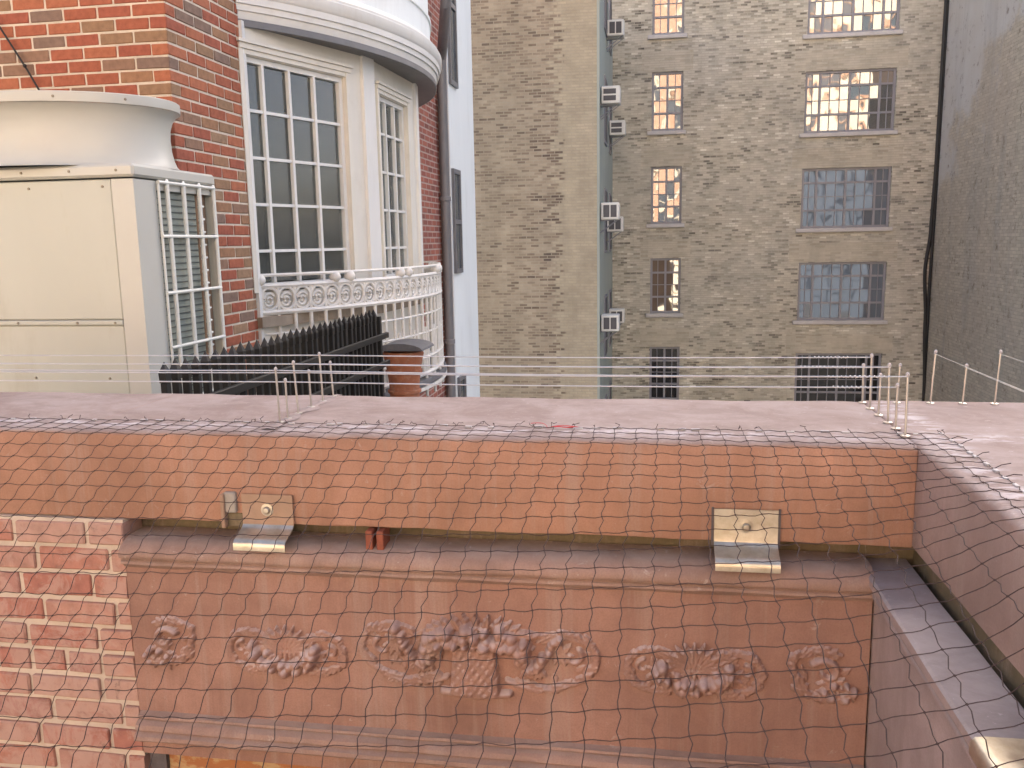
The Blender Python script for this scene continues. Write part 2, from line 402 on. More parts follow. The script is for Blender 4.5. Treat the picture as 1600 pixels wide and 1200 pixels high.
def party_mat():
    g = N('party_wall_render'); p = g.pos(); X, Y, Z = g.sep(p)
    b = g.n('TexBrick'); g.l(g.comb(Y, Z), b.inputs['Vector'])
    for k, q in (('Color1',(.40,.34,.26,1)),('Color2',(.70,.62,.49,1)),('Mortar',(.34,.30,.24,1))): b.inputs[k].default_value = q
    b.inputs['Scale'].default_value = 1; b.inputs['Brick Width'].default_value = .24; b.inputs['Row Height'].default_value = .085; b.inputs['Mortar Size'].default_value = .008
    c = g.mix(g.ramp(g.noise(p, 9, 6, .7), [(.3,0),(.7,1)]), b.outputs['Color'], (.56,.50,.40))
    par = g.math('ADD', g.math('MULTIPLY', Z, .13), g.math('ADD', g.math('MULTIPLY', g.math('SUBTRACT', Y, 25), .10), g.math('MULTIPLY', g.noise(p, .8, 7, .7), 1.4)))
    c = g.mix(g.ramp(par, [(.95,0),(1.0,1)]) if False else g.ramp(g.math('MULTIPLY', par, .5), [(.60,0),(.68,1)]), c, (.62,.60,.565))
    c = g.mix(g.math('MULTIPLY', g.ramp(g.noise(g.map(p,(1,.55,.06)), 1.6, 7, .7, .6), [(.50,0),(.70,1)]), .45), c, (.33,.325,.31))
    c = g.mix(g.math('MULTIPLY', g.ramp(g.noise(p, 3.2, 10, .8), [(.55,0),(.64,1)]), .8), c, (.17,.125,.095))
    c = g.mix(g.math('MULTIPLY', g.ramp(g.noise(p, .5, 5, .6), [(.4,0),(.65,1)]), .35), c, (.52,.44,.35))
    return g.fin(c, .92, g.bump(g.noise(p, 6, 8, .75), .7, .05), 0, .2)
M['party'] = party_mat()

# ------------------------------------------------------------------ ground, roofs
o = MB().box(-320, 320, -320, 320, -12.5, -12.0).build('ground', M['tarmac']); o['kind'] = 'structure'
o = MB().box(-6.5, -1.45, 2.62, 6.9, -1.9, -1.35).build('neighbour_roof', M['roof']); o['kind'] = 'structure'
o = MB().box(-3.2, 1.9, -5, 0.15, -3.0, -1.75).build('terrace_floor', M['pavers']); o['kind'] = 'structure'
o = MB().box(-3.2, 1.9, 0.15, 2.4, -4.4, -4.2).build('light_well_floor', M['pavers']); o['kind'] = 'structure'

# ------------------------------------------------------------------ far apartment block
YM, YW, XS, XR, TOP = 29.0, 21.75, -1.323, 8.68, 27.0
WT = 6.7      # the wing and the blank wall stop well below the main block
blk = thing('apartment_building', 'tall tan brick apartment block filling the background, with steel casement windows', 'building', (3, YM, -12))
def wall_with_holes(mb, x0, x1, z0, z1, y, holes, depth=.16):
    xs = sorted({x0, x1, *[h[0] for h in holes], *[h[1] for h in holes]}); zs = sorted({z0, z1, *[h[2] for h in holes], *[h[3] for h in holes]})
    for i in range(len(xs)-1):
        for j in range(len(zs)-1):
            cx, cz = (xs[i]+xs[i+1])/2, (zs[j]+zs[j+1])/2
            if any(h[0] < cx < h[1] and h[2] < cz < h[3] for h in holes): continue
            mb.add([(xs[i],y,zs[j]),(xs[i+1],y,zs[j]),(xs[i+1],y,zs[j+1]),(xs[i],y,zs[j+1])], [(0,1,2,3)])
    for (a,b,c,d) in holes:
        mb.add([(a,y,c),(b,y,c),(b,y,d),(a,y,d),(a,y+depth,c),(b,y+depth,c),(b,y+depth,d),(a,y+depth,d)],
               [(0,1,5,4),(1,2,6,5),(2,3,7,6),(3,0,4,7)])
FL = 2.94
NW = [(-.075, .915, 3.445+FL*k, 5.265+FL*k) for k in (1, 0, -1, -2, -3, -4)]
WW = [(4.65, 7.33, 3.20+FL*k, 5.06+FL*k) for k in (1, 0, -1, -2, -3, -4)]
mb = MB(); wall_with_holes(mb, -7.0, XR+.3, -12, TOP, YM, NW+WW)
mb.build('front_wall', M['main_brick'], blk, recalc=False)
MB().box(-7.0, XR+.3, YM+.17, YM+9, -12, TOP-.01).build('core', M['dark'], blk)
mb = MB(); mb.add([(-7.2,YW,-12),(XS,YW,-12),(XS,YW,WT),(-7.2,YW,WT)], [(0,1,2,3)])
mb.build('wing_wall', M['wing_brick'], blk, recalc=False)
SWIN = [(24.0, 25.1), (26.6, 27.6)]
mb = MB(); mb.add([(XS,YW,-12),(XS,YM,-12),(XS,YM,WT),(XS,YW,WT)], [(0,1,2,3)])
mb.add([(-7.2,YW,WT),(XS,YW,WT),(XS,YM+2,WT),(-7.2,YM+2,WT)], [(0,1,2,3)])
mb.add([(-7.2,YW,-12),(-7.2,YM+2,-12),(-7.2,YM+2,WT),(-7.2,YW,WT)], [(0,1,2,3)])
mb.build('wing_side_wall', M['green'], blk, recalc=False)
# steel corner bead on the wing
MB().box(XS-.05, XS+.012, YW-.012, YW+.12, -12, WT-.02).build('corner_trim', M['green'], blk)

pane_me = None
def pane_mesh(m):
    me = bpy.data.meshes.new('pane'); me.from_pydata([(-.5,0,-.5),(.5,0,-.5),(.5,0,.5),(-.5,0,.5)], [], [(0,1,2,3)]); me.materials.append(m); return me
PME = {'pane': pane_mesh(M['pane']), 'pane_dull': pane_mesh(M['pane_dull']), 'pane_dark': pane_mesh(M['pane_dark'])}
def far_window(x0, x1, z0, z1, xc, zr, mats, thin, cols):
    """xc/zr: main bar positions (fractions); thin: thin muntins per cell"""
    y = YM+.09
    f = MB(); t = .075
    for a in ((x0,x1,z0,z0+t),(x0,x1,z1-t,z1),(x0,x0+t,z0+t,z1-t),(x1-t,x1,z0+t,z1-t)): f.box(a[0],a[1],y-.02,y+.05,a[2],a[3])
    for q in xc[1:-1]: f.box(x0+(x1-x0)*q-.035, x0+(x1-x0)*q+.035, y-.015, y+.045, z0+t, z1-t)
    for q in zr[1:-1]: f.box(x0+t, x1-t, y-.010, y+.040, z0+(z1-z0)*q-.032, z0+(z1-z0)*q+.032)
    win = f.build('window', M['winframe'], blk)
    g = MB()
    for i in range(len(xc)-1):
        for j in range(len(zr)-1):
            a, b = x0+(x1-x0)*xc[i], x0+(x1-x0)*xc[i+1]; c, d = z0+(z1-z0)*zr[j], z0+(z1-z0)*zr[j+1]
            nx, nz = thin
            nx = max(1, round((b-a)/nx)); nz = max(1, round((d-c)/nz))
            for k in range(1, nx): g.box(a+(b-a)*k/nx-.012, a+(b-a)*k/nx+.012, y+.002, y+.034, c, d)
            for k in range(1, nz): g.box(a, b, y+.004, y+.032, c+(d-c)*k/nz-.012, c+(d-c)*k/nz+.012)
            for k in range(nx):
                for q in range(nz):
                    px, pz = a+(b-a)*(k+.5)/nx, c+(d-c)*(q+.5)/nz
                    put('pane', PME[mats], win, (px, y+.03, pz), ((b-a)/nx, 1, (d-c)/nz), (ra(random.gauss(0,.35)), 0, ra(random.gauss(0,.45))), cols((px-x0)/(x1-x0), (pz-z0)/(z1-z0)))
    g.build('glazing_bars', M['winframe'], win)
    MB().cbox(x0-.14, x1+.10, YM-.10, YM+.08, z0-.13, z0-.004, .015).build('window_sill', M['sill'], blk)
dk = lambda u, v: (.03,.032,.036)
def blueish(u, v): s = random.uniform(.85,1.15)*(.9 if v < .35 else 1.1); return (.105*s,.13*s,.165*s)
def mixed(u, v): return (.05,.055,.06) if u > .55 and v < .72 else (.25,.2,.16)
for k, h in enumerate(NW):
    far_window(*h, (0,.5,1), (0,.30,.74,1), 'pane' if k < 4 else 'pane_dark', (.25,.5), (lambda u,v: (.16,.12,.1)) if k < 4 else (lambda u,v: (.012,.012,.014)))
for k, h in enumerate(WW):
    far_window(*h, (0,.17,.5,.83,1), (0,.30,.76,1), 'pane' if k < 2 else ('pane_dull' if k < 4 else 'pane_dark'), (.30,.5), mixed if k < 2 else (blueish if k < 4 else (lambda u,v: (.014,.014,.016))))
M['band_brick'] = far_brick('band_brick', 'x', [(.08,(.37,.335,.27)),(.5,(.52,.48,.39)),(.9,(.56,.52,.43))], (.52,.48,.40), bw=.32, msz=.006)
for h in NW+WW: MB().box(h[0]-.32, h[1]+.30, YM-.004, YM+.05, h[3]+.02, h[3]+.62).build('window_head', M['band_brick'], blk)
# windows seen edge-on in the wing's side wall
for fl in range(-3, 3):
    for (ya, yb) in SWIN:
        z0 = 2.6+FL*fl; f = MB()
        f.box(XS-.02, XS+.035, ya, yb, z0, z0+1.75)
        wn = f.build('window', M['winframe'], blk)
        for q in range(2):
            a, b = ya+.06+(yb-ya-.06)*q/2, ya+(yb-ya-.06)*(q+1)/2
            MB().box(XS+.036, XS+.042, a, b, z0+.07, z0+1.68).build('pane', M['acgrille'], wn)

# window air conditioners on brackets
def window_unit(y, z, label, wd=.46, ht=.42, vert=False):
    t = thing('window_air_conditioner', label, 'air conditioner', (XS, y, z-ht/2), 'air conditioners hung on the side wall of the block')
    x0, x1, y0, y1, z0, z1 = XS+.03, XS+.03+wd, y-.27, y+.27, z-ht/2, z+ht/2
    MB().cbox(x0, x1, y0, y1, z0, z1, .02).build('body', M['acbody'], t)
    for q in range(2):
        if vert: MB().box(x0+.05+(wd-.1)*q/2+.015, x0+.05+(wd-.1)*(q+1)/2-.015, y0-.006, y0+.01, z0+.06, z1-.06).build('grille', M['acgrille'], t)
        else: MB().box(x0+.05, x1-.10, y0-.006, y0+.01, z0+.05+(ht-.1)*q/2+.02, z0+.05+(ht-.1)*(q+1)/2-.02).build('grille', M['acgrille'], t)
    for yy in (y0+.08, y1-.08):
        MB().tube([(XS, yy, z0-.32), (x1-.06, yy, z0-.01), (XS, yy, z0-.012)], .017, 5).build('bracket', M['winframe'], t)
for y, z, lab, vt in ((25.2, 5.75, 'white window air conditioner, topmost of those on the side wall', 1), (22.5, 3.56, 'largest white window air conditioner, second from the top on the side wall', 0),
                  (26.6, 3.27, 'white window air conditioner third from the top, just beneath the largest one', 0), (22.2, .72, 'white window air conditioner upper one of the pair level with the third windows', 1),
                  (25.0, .45, 'white window air conditioner lower one of the pair level with the third windows', 1), (26.4, -2.28, 'small window air conditioner above the lowest one on the side wall', 1),
                  (22.3, -2.10, 'lowest window air conditioner on the side wall, nearest the wing corner', 1)):
    window_unit(y, z, lab, vert=bool(vt))

# blank party wall on the right and its cables
pw = thing('blank_wall_building', 'windowless grey brown building wall along the right edge', 'building', (XR, 22, -12))
mb = MB(); mb.add([(XR,20.6,-12),(XR,YM-.004,-12),(XR,YM-.004,WT+.6),(XR,20.6,WT+.6)], [(3,2,1,0)])
mb.add([(XR,20.6,-12),(XR+12,20.6,-12),(XR+12,20.6,WT+.6),(XR,20.6,WT+.6)], [(0,1,2,3)])
mb.add([(XR,20.6,WT+.6),(XR+12,20.6,WT+.6),(XR+12,YM-.004,WT+.6),(XR,YM-.004,WT+.6)], [(0,1,2,3)])
mb.build('wall', M['party'], pw, recalc=False)
for pts, r, lab in (([(8.60,9),(8.60,5.05),(8.60,2.2),(8.56,.1),(8.46,-1.1),(8.56,-2.7),(8.66,-5.2),(8.66,-11.9)], .055, 'black cable hanging in the corner, bowing out farthest to the left'),
                    ([(8.66,9),(8.65,5),(8.64,1.3),(8.62,-1.6),(8.63,-3),(8.655,-5.2),(8.65,-11.9)], .045, 'straight black cable running down the corner beside the blank wall')):
    mb = MB(); pp = []
    for i in range(len(pts)-1):
        for k in range(6):
            t = k/6; t = t*t*(3-2*t); pp.append((pts[i][0]+(pts[i+1][0]-pts[i][0])*t, YM-.07, pts[i][1]+(pts[i+1][1]-pts[i][1])*k/6))
    mb.tube(pp+[(pts[-1][0], YM-.07, pts[-1][1])], r, 6); tag(mb.build('cable', M['cable'], None, True), lab, 'cable')

# ------------------------------------------------------------------ buildings across the street, behind the viewer (seen in the window panes)
YB = -80
M['st_red'] = far_brick('street_brick', 'x', [(.1,(.42,.22,.14)),(.5,(.55,.32,.21)),(.9,(.62,.40,.28))], (.65,.55,.45), bw=.8, bh=.26)
M['st_cream'] = paint('street_limestone', (.70,.62,.48), .8, .15, .6, (.5,.43,.33), .3, .2, 3)
M['st_slate'] = paint('street_slate', (.065,.085,.115), .5, .2, .6)
M['st_glass'] = paint('street_glass', (.06,.08,.10), .1, .1, 1)
def street_house(name, label, x0, x1, zt, wallm, bands, wcol, pitch):
    t = thing(name, label, 'building', ((x0+x1)/2, YB-4, -12))
    MB().box(x0, x1, YB-8, YB, -12, zt).build('wall', wallm, t)
    for (a, b, mm) in bands: MB().box(x0-.05, x1+.05, YB-.1, YB+.22, a, b).build('band_course', mm, t)
    n = max(1, int((x1-x0)/pitch)); k = 0; base = None
    z = -9.5
    while z+5.8 < zt:
        for i in range(n):
            xc = x0+(x1-x0)*(i+.5)/n
            if base is None:
                f = MB(); 
                for q in ((-2.0,-1.6,-.25,5.2),(1.6,2.0,-.25,5.2),(-1.6,1.6,4.8,5.2),(-1.6,1.6,-.25,.15),(-1.6,1.6,2.4,2.6)): f.box(q[0],q[1],-.02,.22,q[2],q[3])
                base = f.build('window', wcol, t); base.location = Vector((xc, YB, z))-wloc(t)
                gm = MB(); gm.box(-1.6,1.6,-.02,.03,.15,4.8); gl = gm.build('pane', M['st_glass'], None); gl.parent = base; gme = gl.data; bme = base.data
                # build() subtracted the parent's place: undo it for the shared mesh
                bme.transform(Matrix.Translation(wloc(t)))
            else:
                wv = put('window', bme, t, (xc, YB, z)); gl = bpy.data.objects.new('pane', gme); COL.objects.link(gl); gl.parent = wv
        z += 7.6
street_house('street_house', 'sunlit red brick house across the street, mirrored in the panes', -46, 16, 42, M['st_red'], ((-12,-3.2,M['st_cream']),(12.0,13.6,M['st_cream']),(40,42.2,M['st_cream'])), M['st_cream'], 7.6)
street_house('street_house', 'pale sunlit house with a dark lower front across the street, mirrored in the wide windows', 16.4, 80, 56, M['st_cream'], ((-12,12.6,M['st_slate']),(27,29,M['st_red'])), M['st_red'], 7.4)
street_house('street_house', 'tall tan house across the street left of the red one', -110, -46.4, 40, M['st_cream'], ((-12,-5,M['st_red']),), M['st_cream'], 8.0)

# ------------------------------------------------------------------ brick townhouse on the left with its bow window
XW, YF = -2.645, 4.6
house = thing('brick_townhouse', 'red brick house on the left with a white bow window', 'house', (-4, 6, -12))
MB().box(-7.5, XW-.006, YF+.006, 5.50, -12, 4.2).build('wall', M['mortar'], house)
low = MB()
CH, BL = .0700, .2085
REDS = [(0.376,0.12,0.068),(0.352,0.112,0.064),(0.4,0.14,0.076),(0.344,0.104,0.064)]
BRNS = [(0.296,0.176,0.104),(0.272,0.16,0.108),(0.32,0.2,0.124),(0.328,0.176,0.1),(0.232,0.152,0.116)]
def bcol():
    return random.choice(REDS) if random.random() < .58 else random.choice(BRNS)
def brick_me(L, W, Hh, m, b=.004):
    o = MB().cbox(-L/2, L/2, -W/2, W/2, -Hh/2, Hh/2, b); me = bpy.data.meshes.new('brick'); me.from_pydata(o.v, [], o.f)
    bm = bmesh.new(); bm.from_mesh(me); bmesh.ops.recalc_face_normals(bm, faces=bm.faces)
    for v in bm.verts: v.co += Vector((random.uniform(-1,1), random.uniform(-1,1), random.uniform(-1,1)))*.0012
    bm.to_mesh(me); bm.free(); me.materials.append(m); return me
J = .011
BM = [brick_me(BL-J, .1, CH-J, M['brick']) for _ in range(5)]
front_w = MB().box(-7.4, XW-.03, YF+.0045, YF+.006, -.4, 1.8).build('front_wall', M['mortar'], house)
side_w = MB().box(XW-.006, XW-.0045, YF+.02, 5.44, -1.2, 1.8).build('side_wall', M['mortar'], house)
nb = 0; r0 = -int(1.30/CH); r1 = int(2.0/CH)
for r in range(r0, r1):
    zc = r*CH+CH/2; even = r % 2 == 0
    # front face: X runs left from the corner
    x = XW
    if not even: x -= .1+J*.5
    i = 0
    while x > -4.4:
        L = BL
        xc = x-L/2+J/2
        if zc > .42 and x > -4.1:
            put('brick', random.choice(BM), front_w, (xc, YF+.05+random.uniform(-.0015,.0015), zc), rot=(0,0,ra(180) if random.random() < .5 else 0), color=bcol())
            nb += 1
        else:
            low.cbox(x-L+J, x, YF, YF+.1, zc-CH/2+J/2, zc+CH/2-J/2, .004)
        x -= L
    y = YF
    if even: y += .1+J*.5
    while y < 5.46:
        L = min(BL, 5.468-y+J)
        if L < .03: break
        if zc > -1.0 and zc < 1.85:
            put('brick', random.choice(BM), side_w, (XW-.05+random.uniform(-.0015,.0015), y+(L-J)/2, zc), ((L-J)/(BL-J),1,1), (0,0,ra(90)), bcol()); nb += 1
        y += L
lo = low.build('brick_courses', M['house_low'], house, kind='stuff')
# brick beyond the bow
mb = MB().box(-7.5, XW, 9.0, 11.14, -12, 4.2); mb.build('rear_wall', M['house_far'], house)

# bow window: three flat fronts in plan
P0, P1, P2, P3 = (-2.645,5.485), (-2.19,6.67), (-2.14,7.88), (-2.645,9.1)
def dirn(a, b): l = math.hypot(b[0]-a[0], b[1]-a[1]); return ((b[0]-a[0])/l, (b[1]-a[1])/l), l
ZR = [1.198, .893, .588, .281, -.031, -.345]
def bow_front(A, B, u0, u1, bars, z_top, curtain):
    d, L = dirn(A, B)
    b = MB(); ZB = -.31
    b.obox(A, d, 0, u0-.035, -.12, 0, ZB, 1.44); b.obox(A, d, u1+.035, L, -.12, 0, ZB, 1.44)
    b.obox(A, d, u0-.035, u1+.035, -.12, 0, z_top+.035, 1.44)
    b.obox(A, d, 0, L, -.12, 0, -1.35, ZB)
    b.build('bow_front', M['cream'], house)
    tr = MB()                                              # casing boards and stepped head
    tr.obox(A, d, u0-.075, u0-.037, -.01, .022, ZB, z_top+.07); tr.obox(A, d, u1+.037, u1+.085, -.01, .022, ZB, z_top+.07)
    tr.obox(A, d, u0-.075, u1+.085, -.01, .030, z_top+.071, z_top+.105); tr.obox(A, d, u0-.060, u1+.07, -.01, .018, z_top+.04, z_top+.070)
    tr.obox(A, d, u0-.09, u1+.10, -.01, .045, z_top+.106, z_top+.125)
    tr.build('window_casing', M['cream'], house)
    s = MB(); f = .034                                      # sash
    zb = -.30
    s.obox(A, d, u0-.034, u0, -.075, -.02, zb, z_top+.034); s.obox(A, d, u1, u1+.034, -.075, -.02, zb, z_top+.034)
    s.obox(A, d, u0, u1, -.075, -.02, z_top, z_top+.034); s.obox(A, d, u0, u1, -.075, -.02, zb, zb+.05)
    win = s.build('window', M['white'], house)
    us = [u0]+list(bars)+[u1]; zs = [z_top]+ZR[1:5]+[zb+.05]
    g = MB()
    for q in bars: g.obox(A, d, q-.011, q+.011, -.078, -.018, zb+.05, z_top)
    g.build('muntin', M['white'], win)
    for z in zs[1:-1]:
        MB().obox(A, d, u0, u1, -.070, -.026, z-.010, z+.010).build('muntin', M['white'], win)
    for i in range(len(us)-1):
        for j in range(len(zs)-1):
            MB().obox(A, d, us[i]+.011, us[i+1]-.011, -.0495, -.0465, zs[j+1]+.010, zs[j]-.010).build('pane', M['glass'], win)
    n = (d[1], -d[0])
    for (c0, c1, off) in curtain:
        c = MB(); K = 40; V = []; F = []
        for k in range(K+1):
            u = c0+(c1-c0)*k/K; ww = -off+.018*sin(k*1.35)+.008*sin(k*.6)
            for z in (-1.1, 1.40): V.append((A[0]+d[0]*u+n[0]*ww, A[1]+d[1]*u+n[1]*ww, z))
        F = [(2*k, 2*k+2, 2*k+3, 2*k+1) for k in range(K)]
        c.add(V, F); c.build('curtain', M['curtain'], win, 'all', recalc=False)
    return win
bow_front(P0, P1, .035, .955, (.194,.440,.689), 1.198, ((.80,.99,.12),))
bow_front(P1, P2, .225, .860, (.434,.649), 1.150, ((.20,.90,.085),))
d3, L3 = dirn(P2, P3); mb = MB(); mb.obox(P2, d3, 0, L3, -.12, 0, -1.35, 1.44); mb.build('bow_front', M['cream'], house)
# corner pilasters of the bow
for P, dd in ((P1, dirn((0,0),(.20,.98))[0]), (P2, dirn((0,0),(-.16,.98))[0])):
    MB().obox(P, dd, -.085, .085, -.06, .012, -.40, 1.44).build('pilaster', M['white'], house)
MB().box(XW-.05, XW+.020, 5.472, 5.512, -1.35, 1.44).build('corner_board', M['white'], house)
# stone sill and apron
for A, B in ((P0,P1),(P1,P2),(P2,P3)):
    d, L = dirn(A, B); MB().obox(A, d, -.02, L+.02, -.05, .055, -.545, -.475).build('window_sill', M['brownsill'], house)
# room behind
mb = MB(); mb.add([(-2.70,5.52,-1.3),(-2.35,6.6,-1.3),(-2.3,7.9,-1.3),(-2.7,8.9,-1.3),(-4.1,8.9,-1.3),(-4.1,5.52,-1.3)]+[(-2.70,5.52,1.44),(-2.35,6.6,1.44),(-2.3,7.9,1.44),(-2.7,8.9,1.44),(-4.1,8.9,1.44),(-4.1,5.52,1.44)],
   [(0,1,2,3,4,5),(6,7,8,9,10,11),(3,4,10,9),(4,5,11,10),(5,0,6,11)])
mb.build('room', M['room'], house, recalc=False)
# curved cornice: grey drip, stepped white fascia and the wall above
CC, CR = (-4.81, 7.41), 2.885
def arc(R, ya, yb, n=56, c=CC):
    a0 = math.asin(max(-1, min(1, (ya-c[1])/R))); a1 = math.asin(max(-1, min(1, (yb-c[1])/R)))
    return [(c[0]+R*cos(a), c[1]+R*sin(a), cos(a), sin(a)) for a in [a0+(a1-a0)*k/n for k in range(n+1)]]
pc = arc(CR, 5.475, 9.4)
MB().sweep([(-.34,1.44),(-.34,1.425),(-.03,1.420),(.0,1.405),(.012,1.41),(.012,1.452),(-.34,1.452)], pc).build('soffit', M['lead'], house, True)
cor = MB().sweep([(-.4,1.454),(.004,1.454),(.012,1.475),(.016,1.50),(.030,1.503),(.032,1.54),(.046,1.543),(.048,1.585),(.062,1.60),(.066,1.665),(.05,1.675),(.052,1.69),(.030,1.715),(.012,1.735),(-.4,1.735)], pc).build('cornice', M['white'], house, True)
MB().sweep([(-.4,1.737),(-.035,1.737),(-.035,1.95),(-.02,1.955),(-.02,1.985),(-.045,1.99),(-.045,3.6),(-.4,3.6)], pc).build('parapet', M['whitewall'], house, True)
# downpipe
px, py = -2.575, 10.72
dp = MB().tube([(px+.32,py-1.0,2.75),(px+.30,py-.95,2.6),(px+.1,py-.3,2.35),(px,py,2.2),(px,py,-12)], .062, 12).build('downpipe', M['pipe'], house, True)
for z in (.55, -1.25): MB().lathe((px,py,z), [(.062,-.03),(.075,-.025),(.075,.025),(.062,.03)], 12).build('pipe_collar', M['pipe'], dp, True)

# ------------------------------------------------------------------ white iron balcony railing on the bow
RL = thing('balcony_railing', 'white wrought iron balcony railing with ring frieze around the bow window', 'railing', (-2.3, 7, -1.3))
pr = arc(2.873, 5.525, 9.28, 64)
def ring_path(R, z): return [(x, y, z) for x, y, *_ in arc(R, 5.525, 9.28, 64)]
for z, r in ((-.195,.013),(-.268,.019),(-.450,.019),(-.60,.010),(-.76,.010),(-.975,.016),(-1.115,.02)):
    MB().tube(ring_path(2.873, z), r, 6).build('rail', M['iron_white'], RL, True)
slab = MB().sweep([(-1.2,-1.16),(.03,-1.16),(.04,-1.18),(.04,-1.205),(.0,-1.21),(-.06,-1.30),(-1.2,-1.32)], pr).build('balcony_floor', M['slate'], RL, True)
MB().sweep([(.0,-1.215),(.042,-1.215),(.042,-1.245),(.0,-1.245)], pr).build('floor_edge', M['iron_white'], RL, True)
A0 = math.asin((5.525-CC[1])/2.873); A1 = math.asin((9.28-CC[1])/2.873); nbal = 33
bal = MB().tube([(0,0,-1.115),(0,0,-.268)], .0135, 6).build('baluster', M['iron_white'], None, True); bme = bal.data; bpy.data.objects.remove(bal)
rg = MB(); rg.tube([(0, .066*cos(a), .078*sin(a)) for a in [2*pi*k/18 for k in range(18)]], .0125, 6, True)
rg.tube([(0, (.048-.0021*k)*cos(.55*k+.6)-.004, (.056-.0024*k)*sin(.55*k+.6)-.012) for k in range(20)], .011, 5)
rgo = rg.build('ring', M['iron_white'], None, True); rme = rgo.data; bpy.data.objects.remove(rgo)
for k in range(nbal):
    a = A0+(A1-A0)*k/(nbal-1); x, y = CC[0]+2.873*cos(a), CC[1]+2.873*sin(a)
    put('baluster', bme, RL, (x, y, 0))
    if k < nbal-1:
        a2 = a+(A1-A0)*.5/(nbal-1); put('ring', rme, RL, (CC[0]+2.873*cos(a2), CC[1]+2.873*sin(a2), -.358), rot=(0,0,a2))
        if k % 2 == 0:
            a3 = a2
            put('baluster', bme, RL, (CC[0]+2.873*cos(a3), CC[1]+2.873*sin(a3), -.52), (1,1,.72))
bo = MB().ball((0,0,0), .042, 14, 10).build('ball', M['iron_white'], None, 'all'); bome = bo.data; bpy.data.objects.remove(bo)
for u in (0, .150, .185, .340, .372, .56, .60, .80, .84):
    a = A0+(A1-A0)*u; put('ball', bome, RL, (CC[0]+2.873*cos(a), CC[1]+2.873*sin(a), -.228))

# ------------------------------------------------------------------ white building past the downpipe
wb = thing('white_building', 'narrow white painted building wall beyond the grey downpipe', 'building', (-3, 12, -12))
MB().box(-7.5, -2.60, 11.15, 12.72, -12, 6.5).build('wall', M['whitewall'], wb)
for z0, z1 in ((2.02, 4.0), (-.40, .96), (-3.0, -1.80)):
    f = MB(); ya, yb = 11.2, 11.62
    for q in ((ya,yb,z0,z0+.06),(ya,yb,z1-.06,z1),(ya,ya+.05,z0+.06,z1-.06),(yb-.05,yb,z0+.06,z1-.06),(ya+.05,yb-.05,(z0+z1)/2-.03,(z0+z1)/2+.03)): f.box(-2.62,-2.565,*q)
    wn = f.build('window', M['lead'], wb)
    MB().box(-2.61,-2.585,ya+.05,yb-.05,z0+.06,(z0+z1)/2-.03).build('pane', M['st_glass'], wn); MB().box(-2.61,-2.585,ya+.05,yb-.05,(z0+z1)/2+.03,z1-.06).build('pane', M['st_glass'], wn)

# ------------------------------------------------------------------ rooftop condenser
AC = thing('rooftop_condenser', 'large beige rooftop air conditioning condenser with a flared fan shroud', 'air conditioner', (-3.02, 4.12, -1.35))
xa, xb, ya, yb, zt = -3.66, -2.385, 3.75, 4.49, .335
MB().cbox(xa+.01, xb-.115, ya+.003, ya+.03, -.335, zt-.012, .006).build('front_panel', M['beige'], AC)
MB().cbox(xa+.01, xb-.115, ya+.003, ya+.03, -1.25, -.362, .006).build('front_panel', M['beige'], AC)
MB().cbox(xa+.01, xb-.115, ya-.004, ya+.022, -.361, -.337, .004).build('panel_lip', M['beige'], AC)
mb = MB(); mb.box(xb-.112, xb, ya, ya+.014, -1.3, zt-.012); mb.box(xb-.014, xb, ya+.014, ya+.185, -1.3, zt-.012); mb.build('corner_post', M['shroud'], AC)
MB().box(xb-.014, xb, yb-.022, yb, -1.3, zt-.012).build('corner_post', M['shroud'], AC)
MB().box(xb-.014, xb, ya+.186, yb-.023, zt-.055, zt-.012).build('top_rail', M['shroud'], AC)
MB().box(xa, xa+.02, ya, yb, -1.3, zt-.012).build('back_panel', M['beige'], AC); MB().box(xa+.02, xb-.015, yb-.02, yb-.002, -1.3, zt-.012).build('back_panel', M['beige'], AC)
MB().cbox(xa-.012, xb+.012, ya-.012, yb+.012, zt-.004, zt+.056, .012).build('top_cover', M['shroud'], AC)
MB().box(xa-.02, xb+.02, ya-.02, yb+.02, -1.35, -1.28).build('base_pan', M['beige'], AC)
coil = MB().box(xb-.08, xb-.022, ya+.19, yb-.16, -1.25, zt-.03).build('coil', M['coil'], AC)
fn = MB(); z = -1.2
while z < zt-.05: fn.box(xb-.024, xb-.018, ya+.19, yb-.165, z, z+.006); z += .032
fn.build('fin', M['coil_dark'], coil)
fn = MB(); z = -1.19
while z < zt-.06: fn.box(xb-.0525, xb-.0475, ya+.19, yb-.165, z+.006, z+.010); z += .032
MB().box(xb-.12, xb-.035, yb-.159, yb-.03, -1.25, zt-.03).build('header_plate', M['copper'], AC)
hp = MB(); z = -1.15; k = 0
while z < zt-.07:
    hp.tube([(xb-.036, yb-.13, z), (xb-.014, yb-.13, z+.004), (xb-.014, yb-.09, z+.008), (xb-.036, yb-.09, z+.012)], .006, 5); z += .068; k += 1
hp.build('return_bend', M['guard'], AC, True)
ub = MB().tube([(xb-.025, yb-.145, -1.2), (xb-.025, yb-.145, zt-.06)], .007, 6).build('pipe', M['copper'], AC, True)
gx = xb+.012
for y in (3.937, 4.012, 4.165, 4.320, 4.470): MB().tube([(gx, y, -1.27), (gx, y, zt-.02)], (.0115 if y not in (3.937,) else .007), 8).build('guard_bar', M['guard'], AC, True)
for z in (.318, .058, -.220, -.492, -.77, -1.05):
    MB().tube([(gx+.004, 3.93, z), (gx+.004, 4.475, z)], .0085, 8).build('guard_bar', M['guard'], AC, True)
